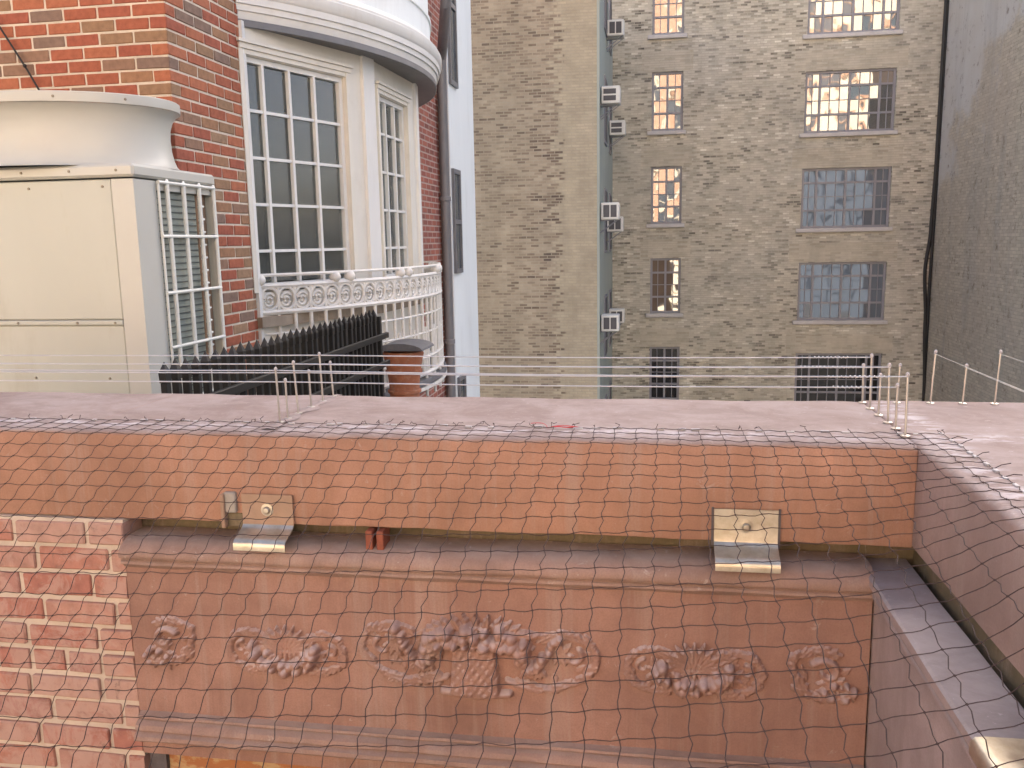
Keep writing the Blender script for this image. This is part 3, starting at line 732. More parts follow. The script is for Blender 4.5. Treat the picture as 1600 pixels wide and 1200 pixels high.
# small fillets where guard bars cross give the openings their rounded corners
fl = MB()
for z in (.318, .058, -.220, -.492, -.77, -1.05):
    for y in (4.012, 4.165, 4.320, 4.470): fl.ball((gx+.002, y, z), (.006,.019,.019), 8, 6)
fl.build('guard_weld', M['guard'], AC, 'all', kind='stuff')
SC = (-3.02, 4.12, 0)
MB().lathe(SC, [(.640,.3915),(.622,.395),(.606,.412),(.594,.445),(.585,.49),(.582,.545),(.585,.595),(.597,.635),(.616,.664),(.634,.676)], 72, sy=.19).build('fan_shroud', M['shroud'], AC, True)
MB().lathe(SC, [(.633,.677),(.640,.679),(.641,.70),(.640,.722),(.634,.726),(.622,.722),(.620,.69)], 72, sy=.19).build('shroud_rim', M['shroud'], AC, True)
MB().lathe(SC, [(.58,.50),(.40,.50),(.195,.50)], 40, sy=.19).build('fan_plate', M['coil_dark'], AC)
gr = MB()
for r in (.24,.32,.40,.48,.56): gr.tube([(SC[0]+r*cos(a), SC[1]+(r-.19)*sin(a), .715) for a in [2*pi*k/28 for k in range(28)]], .004, 5, True)
for k in range(8): a = pi*k/4; gr.tube([(SC[0]+.2*cos(a), SC[1]+.02*sin(a), .715), (SC[0]+.62*cos(a), SC[1]+.43*sin(a), .712)], .004, 5)
gr.build('fan_guard', M['seam'], AC)
sw = MB().lathe((0,0,0), [(0,-.004),(.0065,-.004),(.0065,.002),(.004,.004),(0,.004)], 8).build('screw', M['screw'], None, True); swm = sw.data; bpy.data.objects.remove(sw)
for (x, z) in ((-2.95,.362),(-2.70,.362),(-2.46,.362),(-2.93,.29),(-2.545,.29),(-2.74,-.349),(-2.54,-.349),(-3.06,-.349),(-2.6,-.62),(-3.0,-.62),(-3.2,.362),(-3.3,-.349)):
    put('screw', swm, AC, (x, ya-(.013 if z > .33 else (.006 if -.36 < z < -.33 else -.001)), z), rot=(ra(90),0,0))
for (y, z) in ((3.96,.305),(4.46,.305)): put('screw', swm, AC, (xb+.001, y, z), rot=(0,ra(90),0))
for a in (-1.75, -.55, -1.1): put('screw', swm, AC, (SC[0]+.641*cos(a), SC[1]+.451*sin(a), .70), rot=(0,ra(90),math.atan2(sin(a)/.451, cos(a)/.641)))

# dark wire across the brick above the condenser
mb = MB().tube([(-4.0, 4.575, 1.80), (-3.63, 4.572, 1.225), (-3.50, 4.572, 1.01), (-3.44, 4.572, .90), (-3.36, 4.58, .74)], .0055, 6)
mb.ball((-3.51, 4.570, 1.03), .011, 8, 6)
tag(mb.build('cable', M['cable'], None, True), 'thin dark wire slanting down the orange brick above the condenser', 'cable')

# ------------------------------------------------------------------ black iron fence
FE = thing('iron_fence', 'black iron picket fence running away from the condenser', 'fence', (-1.9, 4.4, -1.35))
pk = MB(); hw = .0148
pk.cbox(-hw, hw, -hw, hw, -.90, -.085, .003)
pk.add([(-.016,-.016,-.085),(.016,-.016,-.085),(.016,.016,-.085),(-.016,.016,-.085),(-.017,-.017,-.046),(.017,-.017,-.046),(.017,.017,-.046),(-.017,.017,-.046),(0,0,.0)],
       [(0,3,2,1),(0,1,5,4),(1,2,6,5),(2,3,7,6),(3,0,4,7),(4,5,8),(5,6,8),(6,7,8),(7,4,8)])
po = pk.build('picket', M['black_iron'], None); pme = po.data; bpy.data.objects.remove(po)
for k in range(33):
    put('picket', pme, FE, (-1.9+random.uniform(-.003,.003), 3.085+.0815*k, -.44+random.uniform(-.006,.006)), rot=(ra(random.gauss(0,.5)),0,ra(random.uniform(-8,8))))
for z in (-.640, -.838, -1.22): MB().cbox(-1.884, -1.860, 3.02, 5.90, z-.020, z+.020, .003).build('rail', M['black_iron'], FE)
for y in (5.80,): MB().cbox(-1.925, -1.885, y-.02, y+.02, -1.35, -.50, .003).build('post', M['black_iron'], FE)

# terracotta chimney pot with a dark hood
TP = thing('chimney_pot', 'terracotta chimney pot under a dark grey hood beyond the fence end', 'chimney pot', (-1.88, 6.35, -1.35))
MB().lathe((-1.885,6.32,0), [(.10,-1.35),(.125,-1.34),(.125,-1.22),(.112,-1.19),(.118,-1.05),(.135,-.93),(.150,-.86),(.158,-.83),(.150,-.81),(.125,-.81)], 28).build('pot', M['terra'], TP, True)
for z, r in ((-1.12,.121),(-.965,.134)): MB().lathe((-1.885,6.32,z), [(r-.012,-.018),(r+.008,-.010),(r+.008,.010),(r-.012,.018)], 28).build('band', M['terra'], TP, True)
hd = MB(); hp_ = []
for k in range(13):
    a = pi*k/12; hp_.append((.185*cos(a), .055*sin(a)))
hd.add([(-1.87+x, 6.14, -.790+z) for x, z in hp_]+[(-1.87+x, 6.50, -.790+z) for x, z in hp_], [tuple(range(13)), tuple(range(25,12,-1))]+[(k,k+1,k+14,k+13) for k in range(12)]+[(0,13,25,12)])
hd.build('hood', M['slate'], TP)
for sx in (-.12,.12): MB().box(-1.885+sx-.012, -1.885+sx+.012, 6.30, 6.34, -.83, -.785).build('hood_leg', M['slate'], TP)

# ------------------------------------------------------------------ brownstone parapet in front
PA = thing('brownstone_parapet', 'brownstone parapet with thick coping, carved panel and brick wall under the net', 'parapet', (-.5, 2.2, -4.2))
YP, ZT, ZB = 1.95, -.456, -.690
MB().box(-3.4, .70, 2.03, 2.44, -4.2, ZB+.006).build('core', M['recess'], PA)
MB().box(.605, 1.08, -1.2, 2.44, -4.2, ZB+.004).build('core', M['recess'], PA)
def coping_profile(y0, y1, z0, z1, r=.016, n=5):
    P = [(y0+.004, z0), (y0, z0+.005)]
    P += [(y0+r-r*cos(pi/2*k/n), z1-r+r*sin(pi/2*k/n)) for k in range(n+1)]
    P += [(y1-r+r*sin(pi/2*k/n), z1-r+r*cos(pi/2*k/n)) for k in range(n+1)]
    return P+[(y1, z0)]
def stone_x(x0, x1):
    P = coping_profile(YP, 2.485, ZB, ZT); k = len(P); n = max(2, int((x1-x0)/.05)); V = []
    for i in range(n+1):
        x = x0+(x1-x0)*i/n
        V += [(x, y+.0010*sin(x*17+z*40)+.0007*sin(x*41), z+.0012*sin(x*13+y*21)+.0008*sin(x*37+y*11)) for y, z in P]
    F = [(i*k+q, (i+1)*k+q, (i+1)*k+(q+1)%k, i*k+(q+1)%k) for i in range(n) for q in range(k)]+[tuple(range(k)), tuple(n*k+q for q in range(k-1,-1,-1))]
    return MB().add(V, F)
def stone_y(y0, y1):
    P = coping_profile(.5785, 1.11, ZB-.001, ZT+.0006); k = len(P); n = 60; V = []
    for i in range(n+1):
        y = y0+(y1-y0)*i/n; V += [(x+.0010*sin(y*17+z*40), y, z+.0010*sin(y*13+x*21)) for x, z in P]
    F = [(i*k+q, (i+1)*k+q, (i+1)*k+(q+1)%k, i*k+(q+1)%k) for i in range(n) for q in range(k)]+[tuple(range(k)), tuple(n*k+q for q in range(k-1,-1,-1))]
    return MB().add(V, F)
for a, b_ in ((-3.4,-1.4813),(-1.4802,-.9568),(-.9564,.5775)):
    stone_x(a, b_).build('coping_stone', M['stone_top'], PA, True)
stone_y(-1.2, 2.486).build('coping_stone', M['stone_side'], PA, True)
# lime mortar smeared over the joint under the left post row, thin mortar in the others
mb = MB(); nseg = 22; V = []; F = []
for k in range(nseg+1):
    y = 1.99+.49*k/nseg; w1 = .016+.012*sin(k*1.7)+random.uniform(-.004,.004); w2 = .018+.011*sin(k*1.1+1)+random.uniform(-.004,.004)
    V += [(-.956-w1, y, ZT+.0012), (-.956, y, ZT+.0035), (-.956+w2, y, ZT+.0012)]
for k in range(nseg): F += [(3*k,3*k+1,3*k+4,3*k+3),(3*k+1,3*k+2,3*k+5,3*k+4)]
mb.add(V, F); mb.build('joint_mortar', M['clip'] if False else paint('joint_lime', (.34,.265,.24), .95, .3, 30, (.42,.36,.335), .6, .4, 200), PA, recalc=False)
MB().box(-1.4822, -1.4795, YP+.0004, 2.47, ZB+.002, ZT-.014).build('joint_mortar', M['stone_top'], PA)
MB().box(-.9578, -.9555, YP+.0004, 2.47, ZB+.002, ZT-.004).build('joint_mortar', M['stone_top'], PA)
# carved panel
XL, XI = -1.343, .500
panel = MB().box(XL, XI-.0045, 1.93, 2.02, -1.34, -.80).build('panel', M['stone'], PA)
CP = [(.09,-.734),(.03,-.736),(.012,-.739),(-.004,-.744),(-.018,-.752),(-.027,-.762),(-.030,-.773),(-.027,-.781),(-.019,-.785),(-.016,-.790),(-.021,-.793),(-.022,-.799),(-.013,-.803),(-.008,-.810),(.0,-.816),(.09,-.816)]
def run_x(prof, x0, x1, y, mitre0=0, mitre1=0):
    m = MB(); k = len(prof)
    n = max(2, int((x1-x0)/.08)); V = []
    for i in range(n+1):
        for (o_, z) in prof:
            x = x0+(x1-x0)*i/n
            if i == n: x = x1+mitre1*o_
            V.append((x, y+o_+.0012*sin(i*2.3+z*90), z+.0010*sin(i*1.7+o_*200)))
    F = [(i*k+q, (i+1)*k+q, (i+1)*k+q+1, i*k+q+1) for i in range(n) for q in range(k-1)]+[tuple(range(k)), tuple(n*k+q for q in range(k))]
    m.add(V, F); return m
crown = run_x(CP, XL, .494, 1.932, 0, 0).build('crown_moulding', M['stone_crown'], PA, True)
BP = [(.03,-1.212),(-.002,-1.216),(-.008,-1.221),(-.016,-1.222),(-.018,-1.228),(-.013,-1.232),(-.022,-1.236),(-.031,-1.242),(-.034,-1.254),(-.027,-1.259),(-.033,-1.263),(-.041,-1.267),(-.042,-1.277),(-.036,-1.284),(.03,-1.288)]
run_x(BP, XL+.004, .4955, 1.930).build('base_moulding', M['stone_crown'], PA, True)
# return wall on the right, running towards the viewer
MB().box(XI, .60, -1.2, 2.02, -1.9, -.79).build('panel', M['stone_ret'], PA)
def run_y(prof, y0, y1, x):
    m = MB(); k = len(prof); n = 24
    V = [(x+o_+.001*sin(i*2.1+z*90), y0+(y1-y0)*i/n, z) for i in range(n+1) for (o_, z) in prof]
    F = [(i*k+q, (i+1)*k+q, (i+1)*k+q+1, i*k+q+1) for i in range(n) for q in range(k-1)]+[tuple(range(k)), tuple(n*k+q for q in range(k))]
    m.add(V, F); return m
CR_ = [(.088,-.745),(-.014,-.747),(-.019,-.752),(-.019,-.768),(-.013,-.774),(-.009,-.786),(-.012,-.790),(-.012,-.796),(-.006,-.800),(.0,-.812),(.088,-.814)]
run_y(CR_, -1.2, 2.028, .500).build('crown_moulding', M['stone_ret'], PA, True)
# lintel under the base moulding
MB().box(XL+.004, -1.292, 1.950, 2.02, -1.62, -1.290).build('lintel_end', M['greystone'], PA)
MB().box(-1.290, .495, 1.962, 2.02, -1.62, -1.290).build('lintel', M['lintel'], PA)
MB().cbox(-1.21, .495, 1.925, 1.961, -1.305, -1.2895, .003).build('lintel_angle', M['lintel_or'], PA)
# old brick left of the panel
CHN, BLN, JN = .0728, .212, .014
BN = [brick_me(BLN-JN, .09, CHN-JN, M['brick_near'], .0035) for _ in range(6)]
bed = MB().box(-3.3, XL-.006, 1.9425, 2.02, -1.95, ZB-.002).build('brick_bed', M['mortar_near'], PA)
NC = [(.40,.18,.13),(.42,.22,.165),(.37,.155,.115),(.43,.255,.20),(.40,.215,.165),(.36,.18,.145)]
for r in range(17):
    zc = ZB-.012-CHN*(r+.5)+JN*.5
    st = [.112,.052,.108,.047,.106,.044,.112,.056,.100,.06,.11,.05,.1,.06,.1,.05,.1][r]
    xe = XL-.004; L = st; 
    while xe > -3.2:
        wv = max(.02, L-JN)
        head = (r == 5 and xe > -1.9) 
        if head: wv = .098-JN*.5; L = wv+JN
        put('brick', random.choice(BN), bed, (xe-wv/2, 1.9345+.045+random.uniform(-.004,.003), zc+random.uniform(-.002,.002)), (wv/(BLN-JN),1,1), (ra(random.gauss(0,.6)),ra(random.gauss(0,.5)),0), random.choice(NC))
        xe -= L; L = BLN

# carved ornament: scrolls, leaves and clustered fruit melted into one stone relief
import numpy as np
class Relief:
    """low-relief carving: lumps, leaves and ribs laid over each other as a height sheet, then meshed"""
    def __init__(s, x0, x1, z0, z1, step=.0024, seed=1):
        s.xs = np.arange(x0, x1, step); s.zs = np.arange(z0, z1, step); s.X, s.Z = np.meshgrid(s.xs, s.zs); s.H = np.zeros_like(s.X); s.R = random.Random(seed)
    def put(s, h): s.H = np.maximum(s.H, h)
    def lump(s, x, z, rx, rz=None, a=0, h=.016, base=0):
        rz = rz or rx; dx, dz = s.X-x, s.Z-z; u = (dx*cos(a)+dz*sin(a))/rx; v = (-dx*sin(a)+dz*cos(a))/rz
        q = 1-u*u-v*v; s.put(np.where(q > 0, base+h*np.sqrt(np.maximum(q, 0)), 0))
    def leaf(s, x, z, a, L, W, h=.010, curl=0, base=0):
        dx, dz = s.X-x, s.Z-z; u = (dx*cos(a)+dz*sin(a))/L; v = (-dx*sin(a)+dz*cos(a)); v = v-curl*L*u*u
        ok = (u > 0) & (u < 1); uu = np.clip(u, 1e-4, 1-1e-4); w = W*.5*np.sin(pi*uu**.75)*(1+.16*np.sin(uu*22)); q = v/np.maximum(w, 1e-5)
        hh = (base+h*(.55+.45*uu))*np.sqrt(np.clip(1-q*q, 0, 1))*(1-.42*np.exp(-(q/.22)**2))
        s.put(np.where(ok & (np.abs(q) < 1), hh, 0))
    def rib(s, pts, r0, r1, h):
        n = len(pts)
        for i in range(n-1):
            (xa, za), (xb, zb) = pts[i], pts[i+1]; dx, dz = xb-xa, zb-za; l2 = dx*dx+dz*dz+1e-12
            t = np.clip(((s.X-xa)*dx+(s.Z-za)*dz)/l2, 0, 1); d = np.hypot(s.X-xa-t*dx, s.Z-za-t*dz)
            r = r0+(r1-r0)*((i+t)/(n-1)); q = 1-(d/r)**2; s.put(np.where(q > 0, h*np.sqrt(np.maximum(q, 0))*(r/r0)**.5, 0))
    def curve(s, a, b, c, r0, r1, h, n=14):
        s.rib([((1-t)**2*a[0]+2*t*(1-t)*b[0]+t*t*c[0], (1-t)**2*a[1]+2*t*(1-t)*b[1]+t*t*c[1]) for t in [k/(n-1) for k in range(n)]], r0, r1, h)
    def frond(s, a, b, c, w0, w1, n, side, h=.009, rib=.006):
        R = s.R; s.curve(a, b, c, rib*.62, rib*.35, h*.75)
        for q in (1, -.55):
            for k in range(n):
                t = (k+.35+(0 if q > 0 else .4))/n*.95; x = (1-t)**2*a[0]+2*t*(1-t)*b[0]+t*t*c[0]; z = (1-t)**2*a[1]+2*t*(1-t)*b[1]+t*t*c[1]
                dx = 2*(1-t)*(b[0]-a[0])+2*t*(c[0]-b[0]); dz = 2*(1-t)*(b[1]-a[1])+2*t*(c[1]-b[1]); an = math.atan2(dz, dx); sd = side if q > 0 else -side
                s.leaf(x, z, an+sd*R.uniform(.35,.95), abs(q)*(w0+(w1-w0)*t)*R.uniform(.95,1.5), (.021-.006*t)*R.uniform(.8,1.3), h*R.uniform(.7,1.2), -sd*R.uniform(.2,.7))
    def curl(s, cx, cz, r, turns, a0, sg, w, h):
        s.rib([(cx+r*(1-.75*k/24)*cos(a0+sg*turns*2*pi*k/24), cz+.9*r*(1-.75*k/24)*sin(a0+sg*turns*2*pi*k/24)) for k in range(25)], w, w*.55, h)
    def bunch(s, pts, r, h, rows=2, spread=.014):
        R = s.R
        for (x, z) in pts:
            for q in range(rows):
                rr = r*R.uniform(.7,1.2); X, Z = x+R.uniform(-1,1)*spread*.6, z+(q-(rows-1)/2)*spread+R.uniform(-.3,.3)*spread
                s.lump(X, Z, rr, rr*R.uniform(.75,1), R.uniform(0,3), h*R.uniform(.6,1.0), h*.25)
                if R.random() < .45: s.leaf(X, Z, R.uniform(0,6.28), rr*2.3, rr*1.2, h*.6)
    def fill(s, cx, cz, rx, rz, n, h=.006):
        R = s.R
        for k in range(n):
            a = R.uniform(0, 2*pi); q = math.sqrt(R.random()); x, z = cx+cos(a)*q*rx, cz+sin(a)*q*rz
            s.leaf(x, z, a+R.uniform(-1.2,1.2), R.uniform(.022,.040), R.uniform(.011,.019), h*R.uniform(.6,1.2), R.uniform(-.6,.6))
    def mesh(s, name, m, y=1.930):
        R = np.random.RandomState(5); H = s.H.copy(); on = H > .0006
        def sm(A): B = np.pad(A, 1, mode='edge'); return (B[:-2,1:-1]+B[2:,1:-1]+B[1:-1,:-2]+B[1:-1,2:]+2*A)/6
        nz = sm(R.rand(*H.shape)-.5); H = (H*.6+.4*sm(H))*1.75+np.where(on, nz*.0028, 0)
        ny, nx = H.shape; keep = H > .0007; idx = -np.ones(H.shape, int); V = []; F = []
        cell = keep[:-1,:-1] | keep[1:,:-1] | keep[:-1,1:] | keep[1:,1:]
        use = np.zeros(H.shape, bool); use[:-1,:-1] |= cell; use[1:,:-1] |= cell; use[:-1,1:] |= cell; use[1:,1:] |= cell
        for j, i in zip(*np.nonzero(use)):
            idx[j,i] = len(V); V.append((s.X[j,i], y-(H[j,i] if keep[j,i] else -.0015), s.Z[j,i]))
        for j, i in zip(*np.nonzero(cell)): F.append((int(idx[j,i]), int(idx[j,i+1]), int(idx[j+1,i+1]), int(idx[j+1,i])))
        return MB().add(V, F).build(name, m, panel, 'all', recalc=False)
PX = .00163
def pts_arc(cx, cz, rx, rz, a0, a1, n): return [(cx+rx*cos(a), cz+rz*sin(a)) for a in [a0+(a1-a0)*k/(n-1) for k in range(n)]]
def flank(S, cx, cz, s):
    S.curl(cx+s*.118, cz+.004, .020, .7, pi*.5, -s, .006, .007)
    S.frond((cx+s*.045,cz-.050),(cx+s*.105,cz-.070),(cx+s*.158,cz-.026), .030, .016, 7, s, .009)
    S.frond((cx+s*.050,cz+.030),(cx+s*.095,cz+.064),(cx+s*.145,cz+.036), .026, .016, 7, -s, .009)
    S.frond((cx+s*.135,cz-.036),(cx+s*.172,cz-.004),(cx+s*.142,cz+.034), .020, .012, 6, s, .008)
    for k in range(6): S.leaf(cx+s*.085, cz-.010, k*1.05+.3, .032, .014, .008, .3)
def rosette(cx, cz, seed):
    S = Relief(cx-.20, cx+.20, cz-.10, cz+.10, seed=seed)
    S.fill(cx, cz-.006, .125, .038, 18, .005); flank(S, cx, cz, -1); flank(S, cx, cz, 1)
    for k in range(11): a = pi*(.06+.88*k/10); S.leaf(cx+.018*cos(a), cz+.004+.006*sin(a), a, .052+.010*sin(a), .021, .012, .15*(k-5)/5)
    for k in range(-3, 4): S.leaf(cx+k*.010, cz+.014, -pi/2+k*.12, .040, .013, .011)
    S.bunch(pts_arc(cx, cz+.006, .080, .046, pi*1.02, pi*1.98, 14), .0138, .021, 2, .014)
    S.bunch(pts_arc(cx, cz+.004, .052, .030, pi*1.08, pi*1.92, 7), .011, .015, 1, .008)
    for k in range(9): a = pi*(1.12+.76*k/8); S.leaf(cx+.070*cos(a), cz+.006+.044*sin(a), a, .026, .016, .011)
    return S
def scroll_end(cx, cz, s, seed):
    S = Relief(cx-.10, cx+.10, cz-.10, cz+.10, seed=seed)
    S.fill(cx, cz-.004, .045, .036, 9, .005); S.curl(cx-.006*s, cz+.014, .036, .85, pi*.2 if s > 0 else pi*.8, s, .009, .011)
    S.frond((cx-.068*s,cz-.040),(cx,cz-.072),(cx+.068*s,cz-.024), .030, .018, 8, s, .010)
    S.frond((cx-.040*s,cz+.056),(cx+.02*s,cz+.080),(cx+.076*s,cz+.044), .024, .016, 7, -s, .008)
    S.frond((cx+.030*s,cz-.036),(cx+.082*s,cz),(cx+.064*s,cz+.050), .020, .014, 6, s, .009)
    S.bunch(pts_arc(cx-.034*s, cz-.034, .030, .018, 0, 2*pi, 7), .0095, .013, 1, .008)
    for k in range(7): S.leaf(cx-.020*s, cz-.014, k*.9+.2, .034, .015, .010, .3)
    return S
def centrepiece(cx, cz):
    S = Relief(cx-.33, cx+.33, cz-.145, cz+.095, seed=77); S.fill(cx-.19, cz-.01, .085, .040, 14, .005); S.fill(cx+.19, cz-.01, .085, .040, 14, .005)
    for s in (-1, 1):
        S.frond((cx+s*.075,cz-.075),(cx+s*.20,cz-.122),(cx+s*.280,cz-.040), .040, .024, 9, s, .012, .012)
        S.frond((cx+s*.268,cz-.056),(cx+s*.318,cz-.010),(cx+s*.270,cz+.046), .026, .014, 8, s, .010, .008)
        S.frond((cx+s*.150,cz+.028),(cx+s*.205,cz+.070),(cx+s*.275,cz+.042), .028, .018, 8, -s, .010)
        S.curl(cx+s*.236, cz-.004, .026, .75, pi*.3 if s > 0 else pi*.7, -s, .008, .009)
        for k in range(7): S.leaf(cx+s*.205, cz+.004, k*.9+.4, .036, .016, .009, .3)
        S.bunch([(cx+s*(.088+.115*t), cz+.010-.058*sin(pi*min(1, t*1.08))+.030*t) for t in [k/9 for k in range(10)]], .0125, .018, 2, .012)
        for k in range(6): a = -pi/2+(k-2.5)*.33; S.leaf(cx+s*.140+.016*cos(a), cz-.040, a, .030, .016, .012)
    # basket: rough tapered block
    w = np.interp(S.Z, [cz-.112, cz+.010], [.062, .052]); v = np.abs(S.X-cx+.004)/w
    wv = .0012*np.sin((S.X-cx)*210+S.Z*180)+.0009*np.sin((S.X-cx)*330-S.Z*240+1)+.0022*np.random.RandomState(3).rand(*S.X.shape)
    S.put(np.where((v < 1) & (S.Z > cz-.112) & (S.Z < cz+.012), .011+.006*np.sqrt(np.clip(1-v*v, 0, 1))+wv, 0))
    S.rib([(cx-.085,cz-.112),(cx,cz-.120),(cx+.080,cz-.110)], .010, .010, .011)
    for k in range(13): a = pi*(.04+.92*k/12); S.leaf(cx+.085*cos(a), cz+.036+.010*sin(a), a, .050, .022, .013)
    S.bunch(pts_arc(cx, cz+.010, .118, .036, pi*.02, pi*.98, 13), .0170, .025, 2, .018)
    S.bunch([(cx+.022*k, cz+.022) for k in range(-4, 5)], .016, .028, 1, .010)
    S.leaf(cx+.085, cz+.046, .05, .075, .020, .018); S.leaf(cx+.080, cz+.030, -.25, .070, .018, .016)
    return S
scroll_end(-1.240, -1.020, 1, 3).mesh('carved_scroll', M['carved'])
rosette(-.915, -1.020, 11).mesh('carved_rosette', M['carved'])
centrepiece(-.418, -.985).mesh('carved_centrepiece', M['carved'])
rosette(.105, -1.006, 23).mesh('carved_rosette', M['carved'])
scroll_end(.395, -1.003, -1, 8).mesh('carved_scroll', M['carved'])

# ------------------------------------------------------------------ steel brackets
def bracket(name, label, x0, x1, along='x', plate=True, platem=None):
    t = thing(name, label, 'bracket', ((x0+x1)/2, 1.93, -.76) if along == 'x' else (.55, (x0+x1)/2, -.76), 'steel brackets clamping the coping')
    prof = [(1.9455,-.612),(1.9455,-.684),(1.9440,-.691),(1.9390,-.697),(1.930,-.702),(1.915,-.708),(1.9005,-.713),(1.8905,-.717),(1.8862,-.722),(1.8855,-.729),(1.8855,-.738)]
    if along == 'y': prof = [(.5745,-.66),(.5745,-.730),(.572,-.7365),(.566,-.7400),(.55,-.7410),(.52,-.7412),(.492,-.7416),(.4815,-.7432),(.4775,-.748),(.4765,-.756),(.4765,-.767)]
    th = .0035; V = []; n = len(prof)
    nor = []
    for i in range(n):
        a = Vector(prof[max(0,i-1)]); b = Vector(prof[min(n-1,i+1)]); d = (b-a).normalized(); nor.append((d.y*1, -d.x*1))
    def strip(i0, i1, m, nm):
        V = []; F = []
        for i in range(i0, i1+1):
            for (x, o_) in ((x0,0),(x1,0),(x1,th),(x0,th)):
                c = (prof[i][0]+nor[i][0]*o_, prof[i][1]+nor[i][1]*o_)
                V.append((x, c[0], c[1]) if along == 'x' else (c[0], x, c[1]))
        k = i1-i0+1
        for i in range(k-1):
            for q in range(4): F.append((4*i+q, 4*i+(q+1)%4, 4*(i+1)+(q+1)%4, 4*(i+1)+q))
        F += [(0,1,2,3), tuple(4*(k-1)+q for q in (3,2,1,0))]
        MB().add(V, F).build(nm, m, t, True)
    strip(0, 2, platem or M['sheet'], 'plate'); strip(2, n-1, M['sheet'], 'foot')
    xm = (x0+x1)/2
    bl = MB()
    if along == 'x':
        b1 = MB().lathe((0,0,0), [(0,-.001),(.0165,-.001),(.0165,.0015),(.0095,.002),(.0095,.007),(.0065,.0105),(0,.011)], 14)
        b1.v = [(xm+x, 1.9415-z, -.651+y) for x,y,z in b1.v]; b1.build('bolt', M['sheet'], t, True)
        # dark strips beside the plate, painted shade in place of a cut recess
        rc = MB() if platem else MB(); rc.box(x0-.006, x0-.001, 1.9455, 1.9497, -.70, -.610); rc2 = MB().box(x1+.001, x1+.006, 1.9455, 1.9497, -.704, -.610)
        if not platem: rc.build('gap_shade', M['greystone'], t); rc2.build('gap_shade', M['greystone'], t)
    return t
bracket('steel_bracket', 'bare stainless bracket with a bolt on the right half of the coping', .145, .287)
lb = bracket('steel_bracket', 'mortar smeared bracket with a bright foot on the left half of the coping', -1.015, -.880, platem=M['sheet_dirty'])
MB().cbox(-1.062, -1.030, 1.938, 1.952, -.662, -.608, .003).build('side_tab', paint('grey_tab', (.33,.29,.25), .6, .3, 40), lb)
MB().cbox(-1.068, -1.058, 1.930, 1.952, -.70, -.612, .002).build('side_tab', M['sheet_dirty'], lb)
MB().cbox(-1.058, -1.018, 1.946, 1.954, -.70, -.664, .002).build('patch', M['recess'], lb)
bracket('steel_bracket', 'bracket foot on the side ledge in the bottom right corner', 1.11, 1.268, 'y')
# two little rust red pegs in the gap under the coping
for k, x in enumerate((-.683, -.655)):
    tag(MB().cbox(x-.009, x+.009, 1.934, 1.99, -.742, -.694, .002).build('wooden_wedge', paint('wedge_red', (.26,.07,.035), .8, .3, 40)), ('left' if k == 0 else 'right')+' one of two small red brown wedges under the coping', 'wedge', 'wedges under the coping')

# ------------------------------------------------------------------ bird wires
def make_post():
    t = {}
    for nm, h in (('tall',.143),('short',.105)):
        a = MB().tube([(0,0,0),(0,0,h)], .0029, 8).build('rod', M['steel'], None, True); c = MB().lathe((0,0,0), [(0,0),(.011,0),(.011,.003),(.006,.0045),(0,.0045)], 10).build('foot_plate', M['steel'], None, True)
        e = MB().ball((0,0,h), (.0048,.0048,.0065), 8, 6).build('eyelet', M['clip'], None, 'all')
        t[nm] = (a.data, c.data, e.data)
        for o_ in (a,c,e): bpy.data.objects.remove(o_)
    return t
PM = make_post()
def post(x, y, kind, label, group, lean=(0,0)):
    t = thing('bird_wire_post', label, 'post', (x, y, ZT), group); t.rotation_euler = (ra(lean[0]), ra(lean[1]), 0)
    for nm, me in zip(('rod','foot_plate','eyelet'), PM[kind]):
        o = bpy.data.objects.new(nm, me); COL.objects.link(o); o.parent = t
rows = [(2.068,'tall'),(2.118,'short'),(2.187,'tall'),(2.278,'short'),(2.368,'tall'),(2.452,'short')]
ordw = ['nearest the net', 'second from the net', 'third from the net', 'fourth from the net', 'fifth from the net', 'at the back edge']
for i, (y, k) in enumerate(rows):
    post(-.957, y, k, f'{k} steel bird wire post {ordw[i]} in the left row', 'bird wire posts on the coping', (random.gauss(0,1), random.gauss(-.8,1)))
for i, (y, k) in enumerate(rows):
    post(.575, y-.03 if i == 0 else y, k, f'{k} steel bird wire post {ordw[i]} in the right row', 'bird wire posts on the coping', (random.gauss(0,.6), random.gauss(-1,.8)))
for i, (x, k, lab) in enumerate(((.665,'short','short bird wire post at the back edge just right of the right row'),(.752,'tall','tall bird wire post at the back edge in front of the corner cables'),(.834,'short','short bird wire post at the back edge between two tall ones on the right'),(.915,'tall','rightmost tall bird wire post at the back edge of the coping'))):
    post(x, 2.455, k, lab, 'bird wire posts on the coping', (0, 2.2))
for i, (y, k) in enumerate(rows):
    yy = y-.03 if i == 0 else y; h = .139 if k == 'tall' else .101
    xs = [-3.0, -.957, .575]; pts = []
    for a, b in ((xs[0],xs[1]),(xs[1],xs[2])):
        for q in range(12): t = q/12; pts.append((a+(b-a)*t, y+(yy-y)*(0 if a < -1 else t), ZT+h-.004*sin(pi*t)))
    wmb = MB().tube(pts+[(.575, yy, ZT+h)], .0017, 5)
    wv = wmb.build('bird_wire', M['wire'], None, True)
    tag(wv, f'thin taut bird wire {ordw[i].replace("at the back edge","along the back edge")}, strung between the {k} posts', 'wire', 'bird wires over the coping')
    sp = []
    for q in range(60): a = q*.9; sp.append((.535-.09*q/60-.02*(i%3), yy+.0022*cos(a), ZT+h+.0022*sin(a)-.0004))
    MB().tube(sp, .0011, 4).build('tension_spring', M['wire'], wv, True)
